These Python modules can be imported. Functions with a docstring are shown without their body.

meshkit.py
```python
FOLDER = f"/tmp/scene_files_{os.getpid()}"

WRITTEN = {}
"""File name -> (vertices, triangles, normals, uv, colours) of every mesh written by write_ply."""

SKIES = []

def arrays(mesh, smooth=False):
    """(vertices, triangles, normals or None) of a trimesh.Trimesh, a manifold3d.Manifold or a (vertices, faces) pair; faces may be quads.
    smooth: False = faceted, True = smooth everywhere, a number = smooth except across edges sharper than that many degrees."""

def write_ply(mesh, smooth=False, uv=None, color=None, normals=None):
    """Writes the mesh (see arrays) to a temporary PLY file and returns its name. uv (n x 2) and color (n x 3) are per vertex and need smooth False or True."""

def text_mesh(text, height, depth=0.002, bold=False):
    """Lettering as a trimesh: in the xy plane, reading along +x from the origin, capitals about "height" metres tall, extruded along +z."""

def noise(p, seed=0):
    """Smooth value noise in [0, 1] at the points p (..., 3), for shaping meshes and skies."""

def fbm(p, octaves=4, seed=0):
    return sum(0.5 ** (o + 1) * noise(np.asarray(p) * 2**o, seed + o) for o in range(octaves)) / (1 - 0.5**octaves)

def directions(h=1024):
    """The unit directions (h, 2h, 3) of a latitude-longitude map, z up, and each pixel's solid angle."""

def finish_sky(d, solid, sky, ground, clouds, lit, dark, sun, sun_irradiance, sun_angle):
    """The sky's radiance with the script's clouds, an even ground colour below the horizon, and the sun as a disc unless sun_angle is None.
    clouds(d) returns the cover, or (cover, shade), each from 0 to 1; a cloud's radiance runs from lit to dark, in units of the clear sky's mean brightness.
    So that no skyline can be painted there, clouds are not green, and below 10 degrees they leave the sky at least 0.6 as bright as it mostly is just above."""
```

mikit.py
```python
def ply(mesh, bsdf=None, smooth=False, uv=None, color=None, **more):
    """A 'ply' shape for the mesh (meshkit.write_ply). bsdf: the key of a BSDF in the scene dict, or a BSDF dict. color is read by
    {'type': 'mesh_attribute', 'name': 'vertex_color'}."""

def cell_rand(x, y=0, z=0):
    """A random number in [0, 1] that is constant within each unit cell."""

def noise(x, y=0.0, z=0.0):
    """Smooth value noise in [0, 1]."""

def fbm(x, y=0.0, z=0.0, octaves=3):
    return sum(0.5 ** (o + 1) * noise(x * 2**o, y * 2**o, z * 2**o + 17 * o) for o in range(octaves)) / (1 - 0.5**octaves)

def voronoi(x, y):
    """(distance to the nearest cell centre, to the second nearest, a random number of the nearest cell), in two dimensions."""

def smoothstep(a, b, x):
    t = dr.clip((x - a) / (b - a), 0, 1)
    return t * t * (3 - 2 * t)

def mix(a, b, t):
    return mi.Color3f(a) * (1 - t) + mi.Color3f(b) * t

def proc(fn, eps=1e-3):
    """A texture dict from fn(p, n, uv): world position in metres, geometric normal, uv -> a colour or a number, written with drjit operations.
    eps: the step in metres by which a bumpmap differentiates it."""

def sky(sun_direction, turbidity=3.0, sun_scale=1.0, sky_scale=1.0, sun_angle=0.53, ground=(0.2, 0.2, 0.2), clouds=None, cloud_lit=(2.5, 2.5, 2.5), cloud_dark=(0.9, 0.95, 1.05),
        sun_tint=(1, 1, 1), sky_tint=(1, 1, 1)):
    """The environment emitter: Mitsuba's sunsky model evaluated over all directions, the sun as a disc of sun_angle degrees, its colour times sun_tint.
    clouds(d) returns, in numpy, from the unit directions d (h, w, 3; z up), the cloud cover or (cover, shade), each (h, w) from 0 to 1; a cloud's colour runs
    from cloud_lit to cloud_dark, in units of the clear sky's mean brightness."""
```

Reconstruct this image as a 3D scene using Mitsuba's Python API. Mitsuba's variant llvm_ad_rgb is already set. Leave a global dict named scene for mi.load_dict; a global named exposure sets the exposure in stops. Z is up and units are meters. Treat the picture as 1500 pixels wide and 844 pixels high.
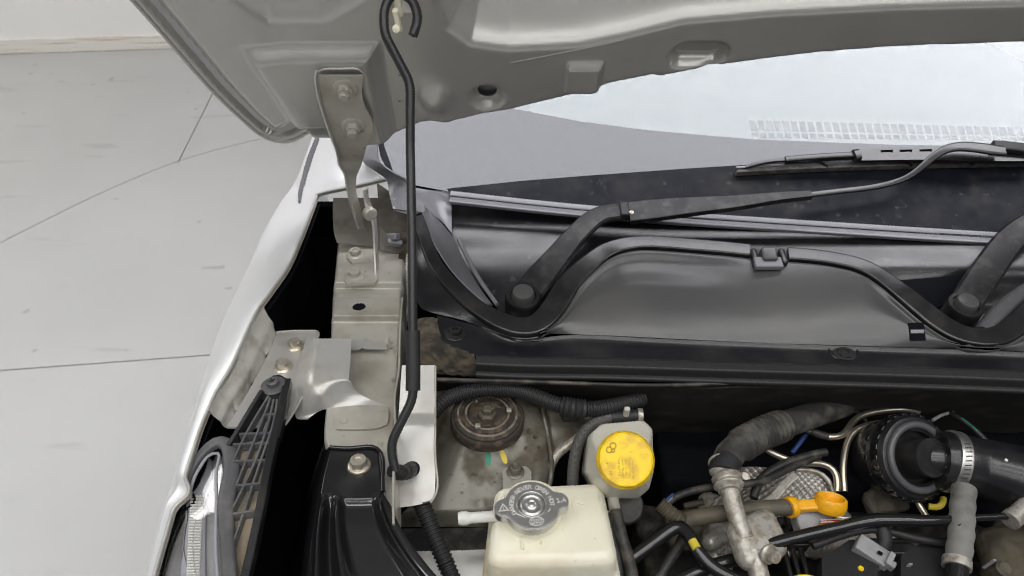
import math, numpy as np, trimesh, manifold3d as m3, mitsuba as mi, drjit as dr, mikit, meshkit
from shapely.geometry import Polygon, LineString, box as sbox
from scipy.interpolate import PchipInterpolator, CubicSpline
from mikit import noise, fbm, smoothstep, mix, voronoi
T = mi.ScalarTransform4f
A = np.array
rng = np.random.default_rng(7)

# ------------------------------------------------------------------ camera, light, exposure
EYE, PITCH, F = A([0.0, 0.0, 1.55]), math.radians(33.0), 1091.0      # eye, downward pitch, focal length in photo pixels (1500 wide)
fwd = A([0, math.cos(PITCH), -math.sin(PITCH)])
scene = {'type': 'scene', 'camera': {
    'type': 'thinlens', 'fov': math.degrees(2 * math.atan(750 / F)), 'fov_axis': 'x', 'aperture_radius': 0.0011, 'focus_distance': 0.92,
    'near_clip': 0.02, 'far_clip': 60.0, 'to_world': T().look_at(origin=EYE.tolist(), target=(EYE + fwd).tolist(), up=[0, 0, 1])}}
labels = {}
exposure = 0.0
scene['room_light'] = {'type': 'constant', 'radiance': {'type': 'rgb', 'value': [0.14, 0.145, 0.155]}}
LAMPS = [(-2.6, 2.9, y, y + 0.28, 8.5) for y in (-3.1, -2.1, -1.1, -0.25)] + [(-1.1, 2.9, 0.85, 1.95, 7.0), (-5.8, -2.8, 1.9, 3.5, 5.2)]     # x0, x1, y0, y1 and radiance of the unseen ceiling panels, 3.6 m up; the last is added to brighten the wall
LAMPZ = 3.6

# ------------------------------------------------------------------ points: where the sight line of a photo pixel meets a real surface
def ray(px, py):
    u, v = (px - 750) / F, (py - 422) / F
    c, s = math.cos(PITCH), math.sin(PITCH)
    return A([u, c - s * v, -s - c * v])
def P(px, py, z): d = ray(px, py); return EYE + d * ((z - EYE[2]) / d[2])
def Yp(px, py, y): d = ray(px, py); return EYE + d * ((y - EYE[1]) / d[1])
def on(px, py, o, n):
    d = ray(px, py); return EYE + d * (np.dot(A(o) - EYE, n) / np.dot(d, n))
def nrm(v): v = A(v, dtype=float); return v / np.linalg.norm(v)
HO, HN = A([0, 1.0, 1.10]), nrm([0, -0.866, -0.5])                    # bonnet underside, open
GO, GN = A([0, 0.95, 1.05]), nrm([0, -0.527, 0.85])                   # windscreen
RO, RN = A([0, 0.554, 0.96]), nrm([0, -0.41, 0.286])                  # plane of the prop rod
def H(px, py, off=0.0): return on(px, py, HO + HN * off, HN)
def G(px, py, off=0.0): return on(px, py, GO + GN * off, GN)
def R(px, py, off=0.0): return on(px, py, RO + RN * off, RN)
def Ps(pts): return [P(*p) for p in pts]

# ------------------------------------------------------------------ mesh helpers
def tm(man):
    m = man.to_mesh(); return trimesh.Trimesh(m.vert_properties[:, :3], m.tri_verts, process=False)
def man(t): return m3.Manifold(m3.Mesh(np.asarray(t.vertices, np.float32), np.asarray(t.faces, np.uint32)))
def frame(o, z, x=(1, 0, 0)):
    z = nrm(z); x = A(x, float); x = x - z * np.dot(x, z)
    if np.linalg.norm(x) < 1e-6: x = np.cross(z, [0, 1, 0.1])
    x = nrm(x); M_ = np.eye(4); M_[:3, 0], M_[:3, 1], M_[:3, 2], M_[:3, 3] = x, np.cross(z, x), z, o
    return M_
def put(t, M_): t = t.copy(); t.apply_transform(M_); return t
def cat(*ms): return trimesh.util.concatenate(list(ms))
def smooth_path(pts, n=None, step=0.006):
    p = A(pts, float)
    if len(p) == 2 and n is None: n = 2
    s = np.r_[0, np.cumsum(np.linalg.norm(np.diff(p, axis=0), axis=1))]
    n = n or max(8, int(s[-1] / step))
    t = np.linspace(0, s[-1], n)
    if len(p) < 3: return A([np.interp(t, s, p[:, k]) for k in range(3)]).T, t / s[-1], s / s[-1]
    keep = np.r_[True, np.diff(s) > 1e-7]; s, p = s[keep], p[keep]
    return CubicSpline(s, p, bc_type='natural')(t), t / s[-1], s / s[-1]
def closed_grid(rings, cap=True):
    n, k = len(rings), len(rings[0])
    v = np.concatenate(rings)
    i, j = np.meshgrid(np.arange(n - 1), np.arange(k), indexing='ij')
    a, b, c, d = i * k + j, i * k + (j + 1) % k, (i + 1) * k + (j + 1) % k, (i + 1) * k + j
    f = [np.stack([a, b, c], -1).reshape(-1, 3), np.stack([a, c, d], -1).reshape(-1, 3)]
    if cap:
        v = np.vstack([v, rings[0].mean(0), rings[-1].mean(0)])
        j = np.arange(k)
        f += [np.stack([j * 0 + n * k, (j + 1) % k, j], -1), np.stack([j * 0 + n * k + 1, (n - 1) * k + j, (n - 1) * k + (j + 1) % k], -1)]
    t = trimesh.Trimesh(v, np.vstack(f), process=False)
    if t.volume < 0: t.invert()
    return t
def tube(pts, r, sides=12, step=0.006, straight=False, n=None):
    if straight: p = A(pts, float); s = np.r_[0, np.cumsum(np.linalg.norm(np.diff(p, axis=0), axis=1))]; t = s / s[-1]; ks = t
    else: p, t, ks = smooth_path(pts, n, step)
    rr = np.interp(t, ks, r) if np.ndim(r) == 1 and len(r) == len(ks) else (r(t) if callable(r) else np.full(len(p), float(r)))
    tan = np.gradient(p, axis=0); tan /= np.linalg.norm(tan, axis=1, keepdims=True)
    a = nrm(np.cross(tan[0], [0.3, 0.2, 0.9])); rings = []
    ang = np.arange(sides) * 2 * np.pi / sides
    for q, d, w in zip(p, tan, rr):
        a = nrm(a - d * np.dot(a, d)); b = np.cross(d, a)
        rings.append(q + w * (np.cos(ang)[:, None] * a + np.sin(ang)[:, None] * b))
    return closed_grid(rings)
def bent(pts, r=0.012):
    """A bent rod's path: straight runs with rounded corners."""
    p = [A(q, float) for q in pts]; out = [p[0]]
    for a, b, c in zip(p[:-2], p[1:-1], p[2:]):
        la, lc = np.linalg.norm(a - b), np.linalg.norm(c - b); s, e = b + (a - b) * min(r, .45 * la) / la, b + (c - b) * min(r, .45 * lc) / lc
        out += [(1 - t) ** 2 * s + 2 * t * (1 - t) * b + t * t * e for t in np.linspace(0, 1, 7)]
    return A(out + [p[-1]])
def ribbed(pts, r, pitch=0.004, depth=0.0012, sides=14):
    p, t, _ = smooth_path(pts, None, 0.006); L = np.linalg.norm(np.diff(p, axis=0), axis=1).sum()
    n = int(L / pitch * 4)
    return tube(pts, lambda t: r - depth * (0.5 + 0.5 * np.sign(np.sin(t * n / 4 * 2 * np.pi + .4))), sides, n=n)
def sweep(pts, prof, w=1.0, h=1.0, up=(0, 0, 1), step=0.006, straight=False):
    """prof: closed outline (lateral, up) swept along the path; w and h scale it, each a number or one value per path point."""
    if straight: p = A(pts, float); s = np.r_[0, np.cumsum(np.linalg.norm(np.diff(p, axis=0), axis=1))]; t = s / s[-1]; ks = t
    else: p, t, ks = smooth_path(pts, None, step)
    W = np.interp(t, ks, w) if np.ndim(w) else np.full(len(p), w)
    Hh = np.interp(t, ks, h) if np.ndim(h) else np.full(len(p), h)
    tan = np.gradient(p, axis=0); tan /= np.linalg.norm(tan, axis=1, keepdims=True)
    prof = A(prof, float); rings = []
    for q, d, a, b in zip(p, tan, W, Hh):
        l = nrm(np.cross(d, up)); n = np.cross(l, d)
        rings.append(q + prof[:, :1] * a * l + prof[:, 1:] * b * n)
    return closed_grid(rings)
def rrect(w, h, r, k=3):
    out = []
    for cx, cy, a0 in ((w / 2 - r, h / 2 - r, 0), (-w / 2 + r, h / 2 - r, 90), (-w / 2 + r, -h / 2 + r, 180), (w / 2 - r, -h / 2 + r, 270)):
        for i in range(k + 1):
            a = math.radians(a0 + 90 * i / k); out.append((cx + r * math.cos(a), cy + r * math.sin(a)))
    return out
SQ = rrect(1, 1, 0.22)
def rbox(size, r, o=None, z=(0, 0, 1), x=(1, 0, 0), seg=12):
    sx, sy, sz = [s / 2 - r for s in size]
    s = m3.Manifold.sphere(r, seg)
    t = tm(m3.Manifold.batch_hull([s.translate((a, b, c)) for a in (-sx, sx) for b in (-sy, sy) for c in (-sz, sz)]))
    return put(t, frame(o, z, x)) if o is not None else t
def lathe(prof, o, z, sides=32, x=(1, 0, 0)):
    """prof: (radius, height) from the bottom axis point to the top axis point."""
    prof = [(max(a, 1e-5), b) for a, b in prof]
    ang = np.arange(sides) * 2 * np.pi / sides
    rings = [np.stack([a * np.cos(ang), a * np.sin(ang), 0 * ang + b], 1) for a, b in prof]
    return put(closed_grid(rings), frame(o, z, x))
def row(pts, n, mode):
    p = A(pts, float)
    s = np.linspace(0, 1, len(p)) if mode == 'index' else np.r_[0, np.cumsum(np.linalg.norm(np.diff(p, axis=0), axis=1))]
    t = np.linspace(0, s[-1], n)
    if len(p) == 2: return A([np.interp(t, s, p[:, k]) for k in range(3)]).T
    return PchipInterpolator(s, p)(t)
def patch(rows, nu=40, nv=16, thick=0.0012, disp=None, up=(0, -0.4, 0.9), lin=False):
    """A sheet through rows of points (smooth both ways), given a thickness below it."""
    same = len({len(r) for r in rows}) == 1
    g = A([row(r, nu, 'index' if same else 'arc') for r in rows])
    if len(rows) > 1 and nv > len(rows):
        k = np.linspace(0, 1, len(rows)); t = np.linspace(0, 1, nv)
        g = (A([[np.interp(t, k, g[:, i, c]) for c in range(3)] for i in range(nu)]).transpose(2, 0, 1) if lin or len(rows) == 2 else PchipInterpolator(k, g)(t))
    nv = len(g)
    du, dv = np.gradient(g, axis=1), np.gradient(g, axis=0)
    n = np.cross(du, dv); n /= np.linalg.norm(n, axis=2, keepdims=True) + 1e-12
    if (n.reshape(-1, 3).mean(0) @ A(up)) < 0: n = -n
    if disp is not None:
        S, Tt = np.meshgrid(np.linspace(0, 1, nu), np.linspace(0, 1, nv)); g = g + n * disp(S, Tt, g)[..., None]
    top, bot = g.reshape(-1, 3), (g - n * thick).reshape(-1, 3)
    N = nu * nv; idx = np.arange(N).reshape(nv, nu)
    a, b, c, d = idx[:-1, :-1].ravel(), idx[:-1, 1:].ravel(), idx[1:, 1:].ravel(), idx[1:, :-1].ravel()
    f = [np.c_[a, b, c], np.c_[a, c, d], np.c_[a, c, b] + N, np.c_[a, d, c] + N]
    rim = np.r_[idx[0, :-1], idx[:-1, -1], idx[-1, :0:-1], idx[:0:-1, 0]]; nx = np.roll(rim, -1)
    f += [np.c_[rim, rim + N, nx + N], np.c_[rim, nx + N, nx]]
    t = trimesh.Trimesh(np.vstack([top, bot]), np.vstack(f), process=False)
    if t.volume < 0: t.invert()
    return t
def sheet(poly, M_, h=None, thick=0.0012, res=0.006, holes=()):
    """A stamped sheet: the outline poly (in the frame M_) cut from a fine slab and raised by h(x, y) along the frame's z."""
    P2 = Polygon(poly).buffer(0)
    for q in holes: P2 = P2.difference(Polygon(q))
    x0, y0, x1, y1 = P2.bounds
    if thick is None: t = trimesh.Trimesh(*(lambda v, f: (np.c_[v, v[:, 0] * 0], f))(*trimesh.creation.triangulate_polygon(P2, engine='earcut')), process=False)
    elif h is None: t = cat(*[trimesh.creation.extrude_polygon(g_, thick, engine='earcut') for g_ in getattr(P2, 'geoms', [P2])]); t.apply_translation([0, 0, -thick])
    else:
        nx, ny = max(2, int((x1 - x0) / res)), max(2, int((y1 - y0) / res))
        gx, gy = np.meshgrid(np.linspace(x0 - .001, x1 + .001, nx), np.linspace(y0 - .001, y1 + .001, ny))
        N = nx * ny; idx = np.arange(N).reshape(ny, nx)
        v = np.r_[np.c_[gx.ravel(), gy.ravel(), gx.ravel() * 0], np.c_[gx.ravel(), gy.ravel(), gx.ravel() * 0 - thick]]
        a, b, c, d = idx[:-1, :-1].ravel(), idx[:-1, 1:].ravel(), idx[1:, 1:].ravel(), idx[1:, :-1].ravel()
        f = [np.c_[a, b, c], np.c_[a, c, d], np.c_[a, c, b] + N, np.c_[a, d, c] + N]
        rim = np.r_[idx[0, :-1], idx[:-1, -1], idx[-1, :0:-1], idx[:0:-1, 0]]; nxt = np.roll(rim, -1)
        f += [np.c_[rim, rim + N, nxt + N], np.c_[rim, nxt + N, nxt]]
        slab = man(trimesh.Trimesh(v, np.vstack(f), process=False))
        geoms = getattr(P2, 'geoms', [P2])
        cut = m3.Manifold()
        for g_ in geoms: cut = cut + man(trimesh.creation.extrude_polygon(g_, 0.2, engine='earcut')).translate((0, 0, -0.1))
        t = tm(slab ^ cut)
        vv = np.array(t.vertices); vv[:, 2] += h(vv[:, 0], vv[:, 1]); t = trimesh.Trimesh(vv, t.faces, process=False)
    return put(t, M_)
def sstep(a, b, x): t = np.clip((x - a) / (b - a), 0, 1); return t * t * (3 - 2 * t)
def sdist(poly, x, y):
    """Signed distance to a closed outline, positive inside."""
    import shapely
    pts = shapely.points(x, y); pg = Polygon(poly); shapely.prepare(pg)
    return shapely.distance(pts, pg.exterior) * np.where(shapely.contains(pg, pts), 1, -1)

# ------------------------------------------------------------------ scene bookkeeping
def add(key, mesh, m, smooth=35, **kw):
    k, i = key, 0
    while k in scene: i += 1; k = f'{key}_{i:03d}'
    scene[k] = mikit.ply(mesh, m, smooth=smooth, **kw)
    return k
def thing(key, label, cat_, group=None):
    labels[key] = {'label': label, 'category': cat_}
    if group: labels[key]['group'] = group
    return key
def struct(key, mesh, m, label=None, smooth=35):
    k = add(key, mesh, m, smooth); labels[k] = {'kind': 'structure'}
    if label: labels[k]['label'] = label
    return k
def part_label(k, text): labels[k] = {'label': text}

# ------------------------------------------------------------------ materials
def mat(name, base, rough=0.5, metal=0.0, spec=0.5, coat=0.0, bump=None, bscale=0.001, **kw):
    col = mikit.proc(base) if callable(base) else {'type': 'rgb', 'value': list(base) if np.ndim(base) else [base] * 3}
    rg = mikit.proc(rough) if callable(rough) else float(rough)
    b = {'type': 'principled', 'base_color': col, 'roughness': rg, 'metallic': metal, 'specular': spec, **kw}
    if coat: b.update(clearcoat=coat, clearcoat_gloss=0.95)
    if bump: b = {'type': 'bumpmap', 'scale': bscale, 'bsdf': b, 'tex': mikit.proc(bump)}
    scene[name] = b
    return name
def dirt(clean, dirty, f=60.0, lo=0.45, hi=0.75, grime=None):
    def fn(p, n, uv):
        a = fbm(p.x * f, p.y * f, p.z * f, 4)
        c = mix(clean, dirty, smoothstep(lo, hi, a))
        if grime is not None: c = mix(c, grime, smoothstep(0.66, 0.86, fbm(p.x * f * 4.1 + 9, p.y * f * 4.1, p.z * f * 4.1, 4)) * .7)
        return c
    return fn
mat('m_paint', (0.575, 0.577, 0.58), 0.26, 0.22, 0.5, 0.6)
mat('m_skin', (0.40, 0.40, 0.40), 0.35, 0.3, 0.5, 0.4)
mat('m_inner', lambda p, n, uv: mix((0.40, 0.395, 0.375), (0.43, 0.42, 0.395), fbm(p.x * 9, p.y * 9, p.z * 9, 3)), 0.28, 0.4, 0.5)
mat('m_cream', dirt((0.41, 0.395, 0.35), (0.27, 0.245, 0.195), 22, 0.40, 0.85, (0.17, 0.13, 0.09)), 0.38, 0.25)
mat('m_bright', dirt((0.47, 0.46, 0.44), (0.36, 0.335, 0.29), 25, 0.42, 0.85), 0.34, 0.4)
mat('m_flange', dirt((0.50, 0.49, 0.45), (0.36, 0.34, 0.30), 60, 0.40, 0.8), 0.5, 0.1)
mat('m_tower', dirt((0.155, 0.148, 0.124), (0.075, 0.062, 0.042), 42, 0.40, 0.72, (0.03, 0.018, 0.010)), lambda p, n, uv: .30 + .35 * smoothstep(.4, .65, fbm(p.x * 42, p.y * 42, p.z * 42, 4)), 0.25)
mat('m_black', dirt((0.009, 0.009, 0.011), (0.022, 0.022, 0.023), 20, 0.42, 0.80, (.05, .048, .044)), lambda p, n, uv: 0.19 + .16 * fbm(p.x * 30, p.y * 30, p.z * 30, 3), 0, 0.55)
mat('m_cover', dirt((0.060, 0.060, 0.062), (0.078, 0.077, 0.076), 9, 0.3, 0.8), 0.30, 0, 0.6)
mat('m_satin', dirt((0.012, 0.012, 0.013), (0.026, 0.025, 0.024), 50, .4, .8), 0.24, 0, 0.6)
mat('m_arm', dirt((0.010, 0.010, 0.011), (0.030, 0.029, 0.028), 70, .45, .75), lambda p, n, uv: .34 + .2 * fbm(p.x * 80, p.y * 80, p.z * 80, 3), 0, 0.35)
mat('m_rod', (0.022, 0.022, 0.023), 0.34, 0, 0.5)
mat('m_gloss', (0.008, 0.008, 0.009), 0.10, 0, 0.5, 0.6)
mat('m_rubber', (0.018, 0.018, 0.019), 0.55)
mat('m_hose', dirt((0.016, 0.016, 0.016), (0.085, 0.075, 0.06), 60, 0.40, 0.80), 0.55)
mat('m_felt', dirt((0.022, 0.021, 0.020), (0.050, 0.045, 0.038), 30, 0.4, 0.9), 0.9, 0, 0.2)
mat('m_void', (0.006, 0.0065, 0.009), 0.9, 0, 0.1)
mat('m_bolt', dirt((0.62, 0.58, 0.50), (0.35, 0.30, 0.22), 150, 0.45, 0.8), 0.35, 0.8)
mat('m_cap', (0.52, 0.515, 0.505), 0.33, 0.9)
mat('m_caplight', (0.78, 0.76, 0.72), 0.4, 0.5)
mat('m_alu', dirt((0.46, 0.44, 0.40), (0.30, 0.265, 0.21), 190, 0.36, 0.70, (0.17, 0.125, 0.08)), 0.42, 0.45)
mat('m_shield', dirt((0.33, 0.315, 0.285), (0.17, 0.15, 0.12), 30, .35, .75), 0.36, 0.5)
mat('m_dustyhose', dirt((0.035, 0.033, 0.031), (0.12, 0.11, 0.095), 55, 0.36, 0.78), 0.65)
mat('m_pipe', (0.50, 0.45, 0.37), 0.33, 0.9)
mat('m_yellow', dirt((0.90, 0.62, 0.0), (0.70, 0.44, 0.02), 90, 0.42, 0.72, (0.45, 0.28, 0.06)), 0.36)
mat('m_yellowdark', (0.42, 0.27, 0.02), 0.6)
mat('m_orange', dirt((0.78, 0.38, 0.01), (0.55, 0.24, 0.01), 60, 0.5, 0.9), 0.4)
mat('m_brown', dirt((0.10, 0.085, 0.06), (0.05, 0.045, 0.035), 50, 0.4, 0.8), 0.6)
mat('m_foam', dirt((0.10, 0.084, 0.064), (0.04, 0.037, 0.032), 70, 0.35, 0.7), 0.95, 0, 0.1)
def tank_col(p, n, uv):
    c = mix((0.78, 0.75, 0.61), (0.72, 0.63, 0.40), smoothstep(.48, .9, fbm(p.x * 14, p.y * 14, p.z * 14, 4)))
    w = .012 * (fbm(p.x * 90, p.y * 90, p.z * 90, 3) - .5)
    r = dr.sqrt(dr.square(p.x - .0205) + dr.square(p.y - .497)) + w           # dried coolant round the filler neck
    c = mix(c, (0.52, 0.36, 0.16), smoothstep(.046, .036, r) * smoothstep(.50, .44, p.y + w * 2) * .8)
    c = mix(c, (0.74, 0.50, 0.26), smoothstep(-.020, -.036, p.x + w) * smoothstep(.902, .885, p.z + w) * .75)
    c = mix(c, (0.60, 0.50, 0.26), smoothstep(.0025, .0, dr.abs(p.z - .868 + .25 * w)) * .35)     # old fluid line
    return mix(c, (0.25, 0.20, 0.13), smoothstep(.74, .84, fbm(p.x * 170, p.y * 170, p.z * 170, 3)) * .3)
mat('m_tank', tank_col, 0.26, 0, 0.5)
mat('m_milk', dirt((0.52, 0.50, 0.43), (0.33, 0.29, 0.22), 26, 0.5, 0.9), 0.35)
mat('m_whitepl', (0.66, 0.66, 0.62), 0.4)
mat('m_greypl', dirt((0.28, 0.28, 0.29), (0.20, 0.195, 0.19), 90, .4, .8), 0.45)
mat('m_trim', (0.15, 0.15, 0.165), 0.28, 0.0, .6)
mat('m_fin', (0.085, 0.085, 0.092), 0.32)
mat('m_mesh', dirt((0.13, 0.12, 0.115), (0.08, 0.076, 0.07), 120, 0.4, 0.6), 0.5)
mat('m_shade', dirt((0.10, 0.09, 0.075), (0.055, 0.047, 0.036), 40, 0.4, 0.8), 0.5, .1)  # grey-brown primer, its colour darkened for the shade behind the hinge
mat('m_rust', dirt((0.036, 0.029, 0.023), (0.10, 0.068, 0.046), 130, 0.42, 0.7), 0.75)
mat('m_green', (0.01, 0.20, 0.12), 0.4)
mat('m_redpaint', (0.12, 0.01, 0.012), 0.5)
mat('m_yellowpaint', (0.60, 0.48, 0.05), 0.45)
mat('m_lampgrey', dirt((0.075, 0.075, 0.08), (0.13, 0.125, 0.12), 45, 0.45, 0.8), 0.5)
mat('m_reflect', (0.30, 0.30, 0.325), 0.6, 0.1)
mat('m_bowl', dirt((0.33, 0.33, 0.34), (0.24, 0.23, 0.215), 30, .35, .8), 0.6, 0.0, .3)
mat('m_pale', dirt((0.20, 0.18, 0.15), (0.09, 0.08, 0.065), 160, .4, .7), .6)
mat('m_dust', dirt((0.26, 0.215, 0.155), (0.15, 0.13, 0.10), 40, 0.35, 0.7), 0.8)
scene['m_lens'] = {'type': 'thindielectric', 'int_ior': 1.45}
scene['m_pane'] = {'type': 'thindielectric', 'int_ior': 1.52, 'specular_reflectance': {'type': 'rgb', 'value': [0.87, 0.91, 0.92]}, 'specular_transmittance': {'type': 'rgb', 'value': [0.86, 0.92, 0.91]}}
# ------------------------------------------------------------------ the setting: floor slabs, wall, ceiling lamps
mat('m_floor', lambda p, n, uv: mix(mix((0.46, 0.46, 0.445), (0.52, 0.52, 0.505), fbm(p.x * 1.3, p.y * 1.3, 0, 4)), (0.25, 0.25, 0.24),
    smoothstep(0.72, 0.84, fbm(p.x * 2.2 + p.y * .5 + 5, p.y * 11, 0, 5)) * 0.22 + smoothstep(0.955, 0.985, noise(p.x * 13, p.y * 13, 3)) * 0.4), 0.45, 0, 0.3)
mat('m_joint', (0.30, 0.285, 0.26), 0.9)
mat('m_wall', lambda p, n, uv: mix((0.88, 0.86, 0.83), (0.91, 0.89, 0.87), fbm(p.x * 1.5, p.z * 2, 1, 3)), 0.7)
mat('m_skirt', lambda p, n, uv: mix((0.80, 0.77, 0.71), (0.62, 0.54, 0.45), smoothstep(0.48, 0.75, fbm(p.x * 3, p.z * 60, 2, 4))), 0.6)
def fl(px, py): return P(px, py, 0)[:2]
def through(a, b, k=12): a, b = A(a), A(b); d = nrm(b - a); return LineString([a - d * k, b + d * k])
j2 = through(fl(0, 543), fl(310, 520))
cp = A([fl(*q) for q in ((-260, 470), (-120, 415), (0, 356), (120, 296), (200, 260), (262, 236), (330, 216), (385, 203), (460, 187), (560, 170))])
j1 = LineString(CubicSpline(np.arange(len(cp)), cp)(np.linspace(0, len(cp) - 1, 80)))
c_a, c_b = A(j1.coords[0]), A(j1.coords[-1]); j1 = LineString([c_a + (c_a - A(j1.coords[1])) * 60, *j1.coords, c_b + (c_b - A(j1.coords[-2])) * 60])
a, b = fl(262, 236), fl(310, 140); d = nrm(b - a); j3 = LineString([a - d * .02, b + d * 12])
area = sbox(-9, -4, 6, 9)
for j in (j1, j2, j3): area = area.difference(j.buffer(0.004))
struct('floor', trimesh.creation.box(bounds=[[-9, -4, -0.10], [6, 9, -0.006]]), 'm_joint', 'grey concrete floor beside the car, cut by long thin joints', False)
for g_ in area.geoms:
    t = trimesh.creation.extrude_polygon(g_, 0.0095, engine='earcut'); t.apply_translation([0, 0, -0.0095]); add('floor__slab', t, 'm_floor', False)
W0, W1 = A([-3.78, 5.55]), A([-2.55, 5.70]); wd = nrm(W1 - W0); wn = A([-wd[1], wd[0]])
wx = (wd[0], wd[1], 0)
c = W0 + wd * 2 + wn * 0.12
t = trimesh.creation.box(extents=[16, 0.2, 3.7]); struct('wall', put(t, frame([*c, 1.86], (0, 0, 1), wx)), 'm_wall', 'plain white wall at the back of the hall', False)
t = rbox((16, 0.022, 0.10), 0.004); c2 = W0 + wd * 2 + wn * 0.012
add('wall__skirting_board', put(t, frame([*c2, 0.052], (0, 0, 1), wx)), 'm_skirt', 20)
mat('m_lampframe', (0.7, 0.7, 0.7), 0.5)
for i, (x0, x1, y0, y1, lr) in enumerate(LAMPS):
    k = 'ceiling_lamp' + (f'_{i:03d}' if i else '')
    thing(k, ['long white ceiling light strip, the one farthest in front of the car', 'second long white ceiling light strip in front of the car', 'third long white ceiling light strip in front of the car', 'long white ceiling light strip nearest the open bonnet', 'wide white ceiling light panel above the windscreen', 'unseen white ceiling panel added to brighten the back wall'][i], 'ceiling light')
    s = trimesh.Trimesh([[x0, y0, LAMPZ], [x1, y0, LAMPZ], [x1, y1, LAMPZ], [x0, y1, LAMPZ]], [[0, 2, 1], [0, 3, 2]], process=False)
    scene[k + '__diffuser'] = mikit.ply(s, 'm_lampframe', emitter={'type': 'area', 'radiance': {'type': 'rgb', 'value': [lr, lr * .99, lr * (1.03 if i == 4 else .97)]}})
    scene[k + '__frame'] = mikit.ply(trimesh.creation.box(bounds=[[x0 - .03, y0 - .03, LAMPZ + .004], [x1 + .03, y1 + .03, LAMPZ + .06]]), 'm_lampframe')
# ------------------------------------------------------------------ helpers that need meshes
def hit(mesh, px, py):
    """The first point of a mesh on a sight line, and the surface normal there."""
    d = ray(px, py); v = mesh.triangles; e1, e2 = v[:, 1] - v[:, 0], v[:, 2] - v[:, 0]
    h = np.cross(d, e2); a = (e1 * h).sum(1); a = np.where(abs(a) < 1e-14, 1e-14, a); s = EYE - v[:, 0]
    u = (s * h).sum(1) / a; q = np.cross(s, e1); w = (q @ d) / a; t = (e2 * q).sum(1) / a
    ok = (u >= -1e-6) & (w >= -1e-6) & (u + w <= 1 + 1e-6) & (t > 0.05)
    if not ok.any(): print('MISS', px, py); c = mesh.bounds.mean(0); return c, A([0, 0, 1.0])
    i = np.where(ok)[0][np.argmin(t[ok])]; n = nrm(np.cross(e1[i], e2[i])); n = -n if n @ d > 0 else n
    return EYE + d * t[i], n
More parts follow.
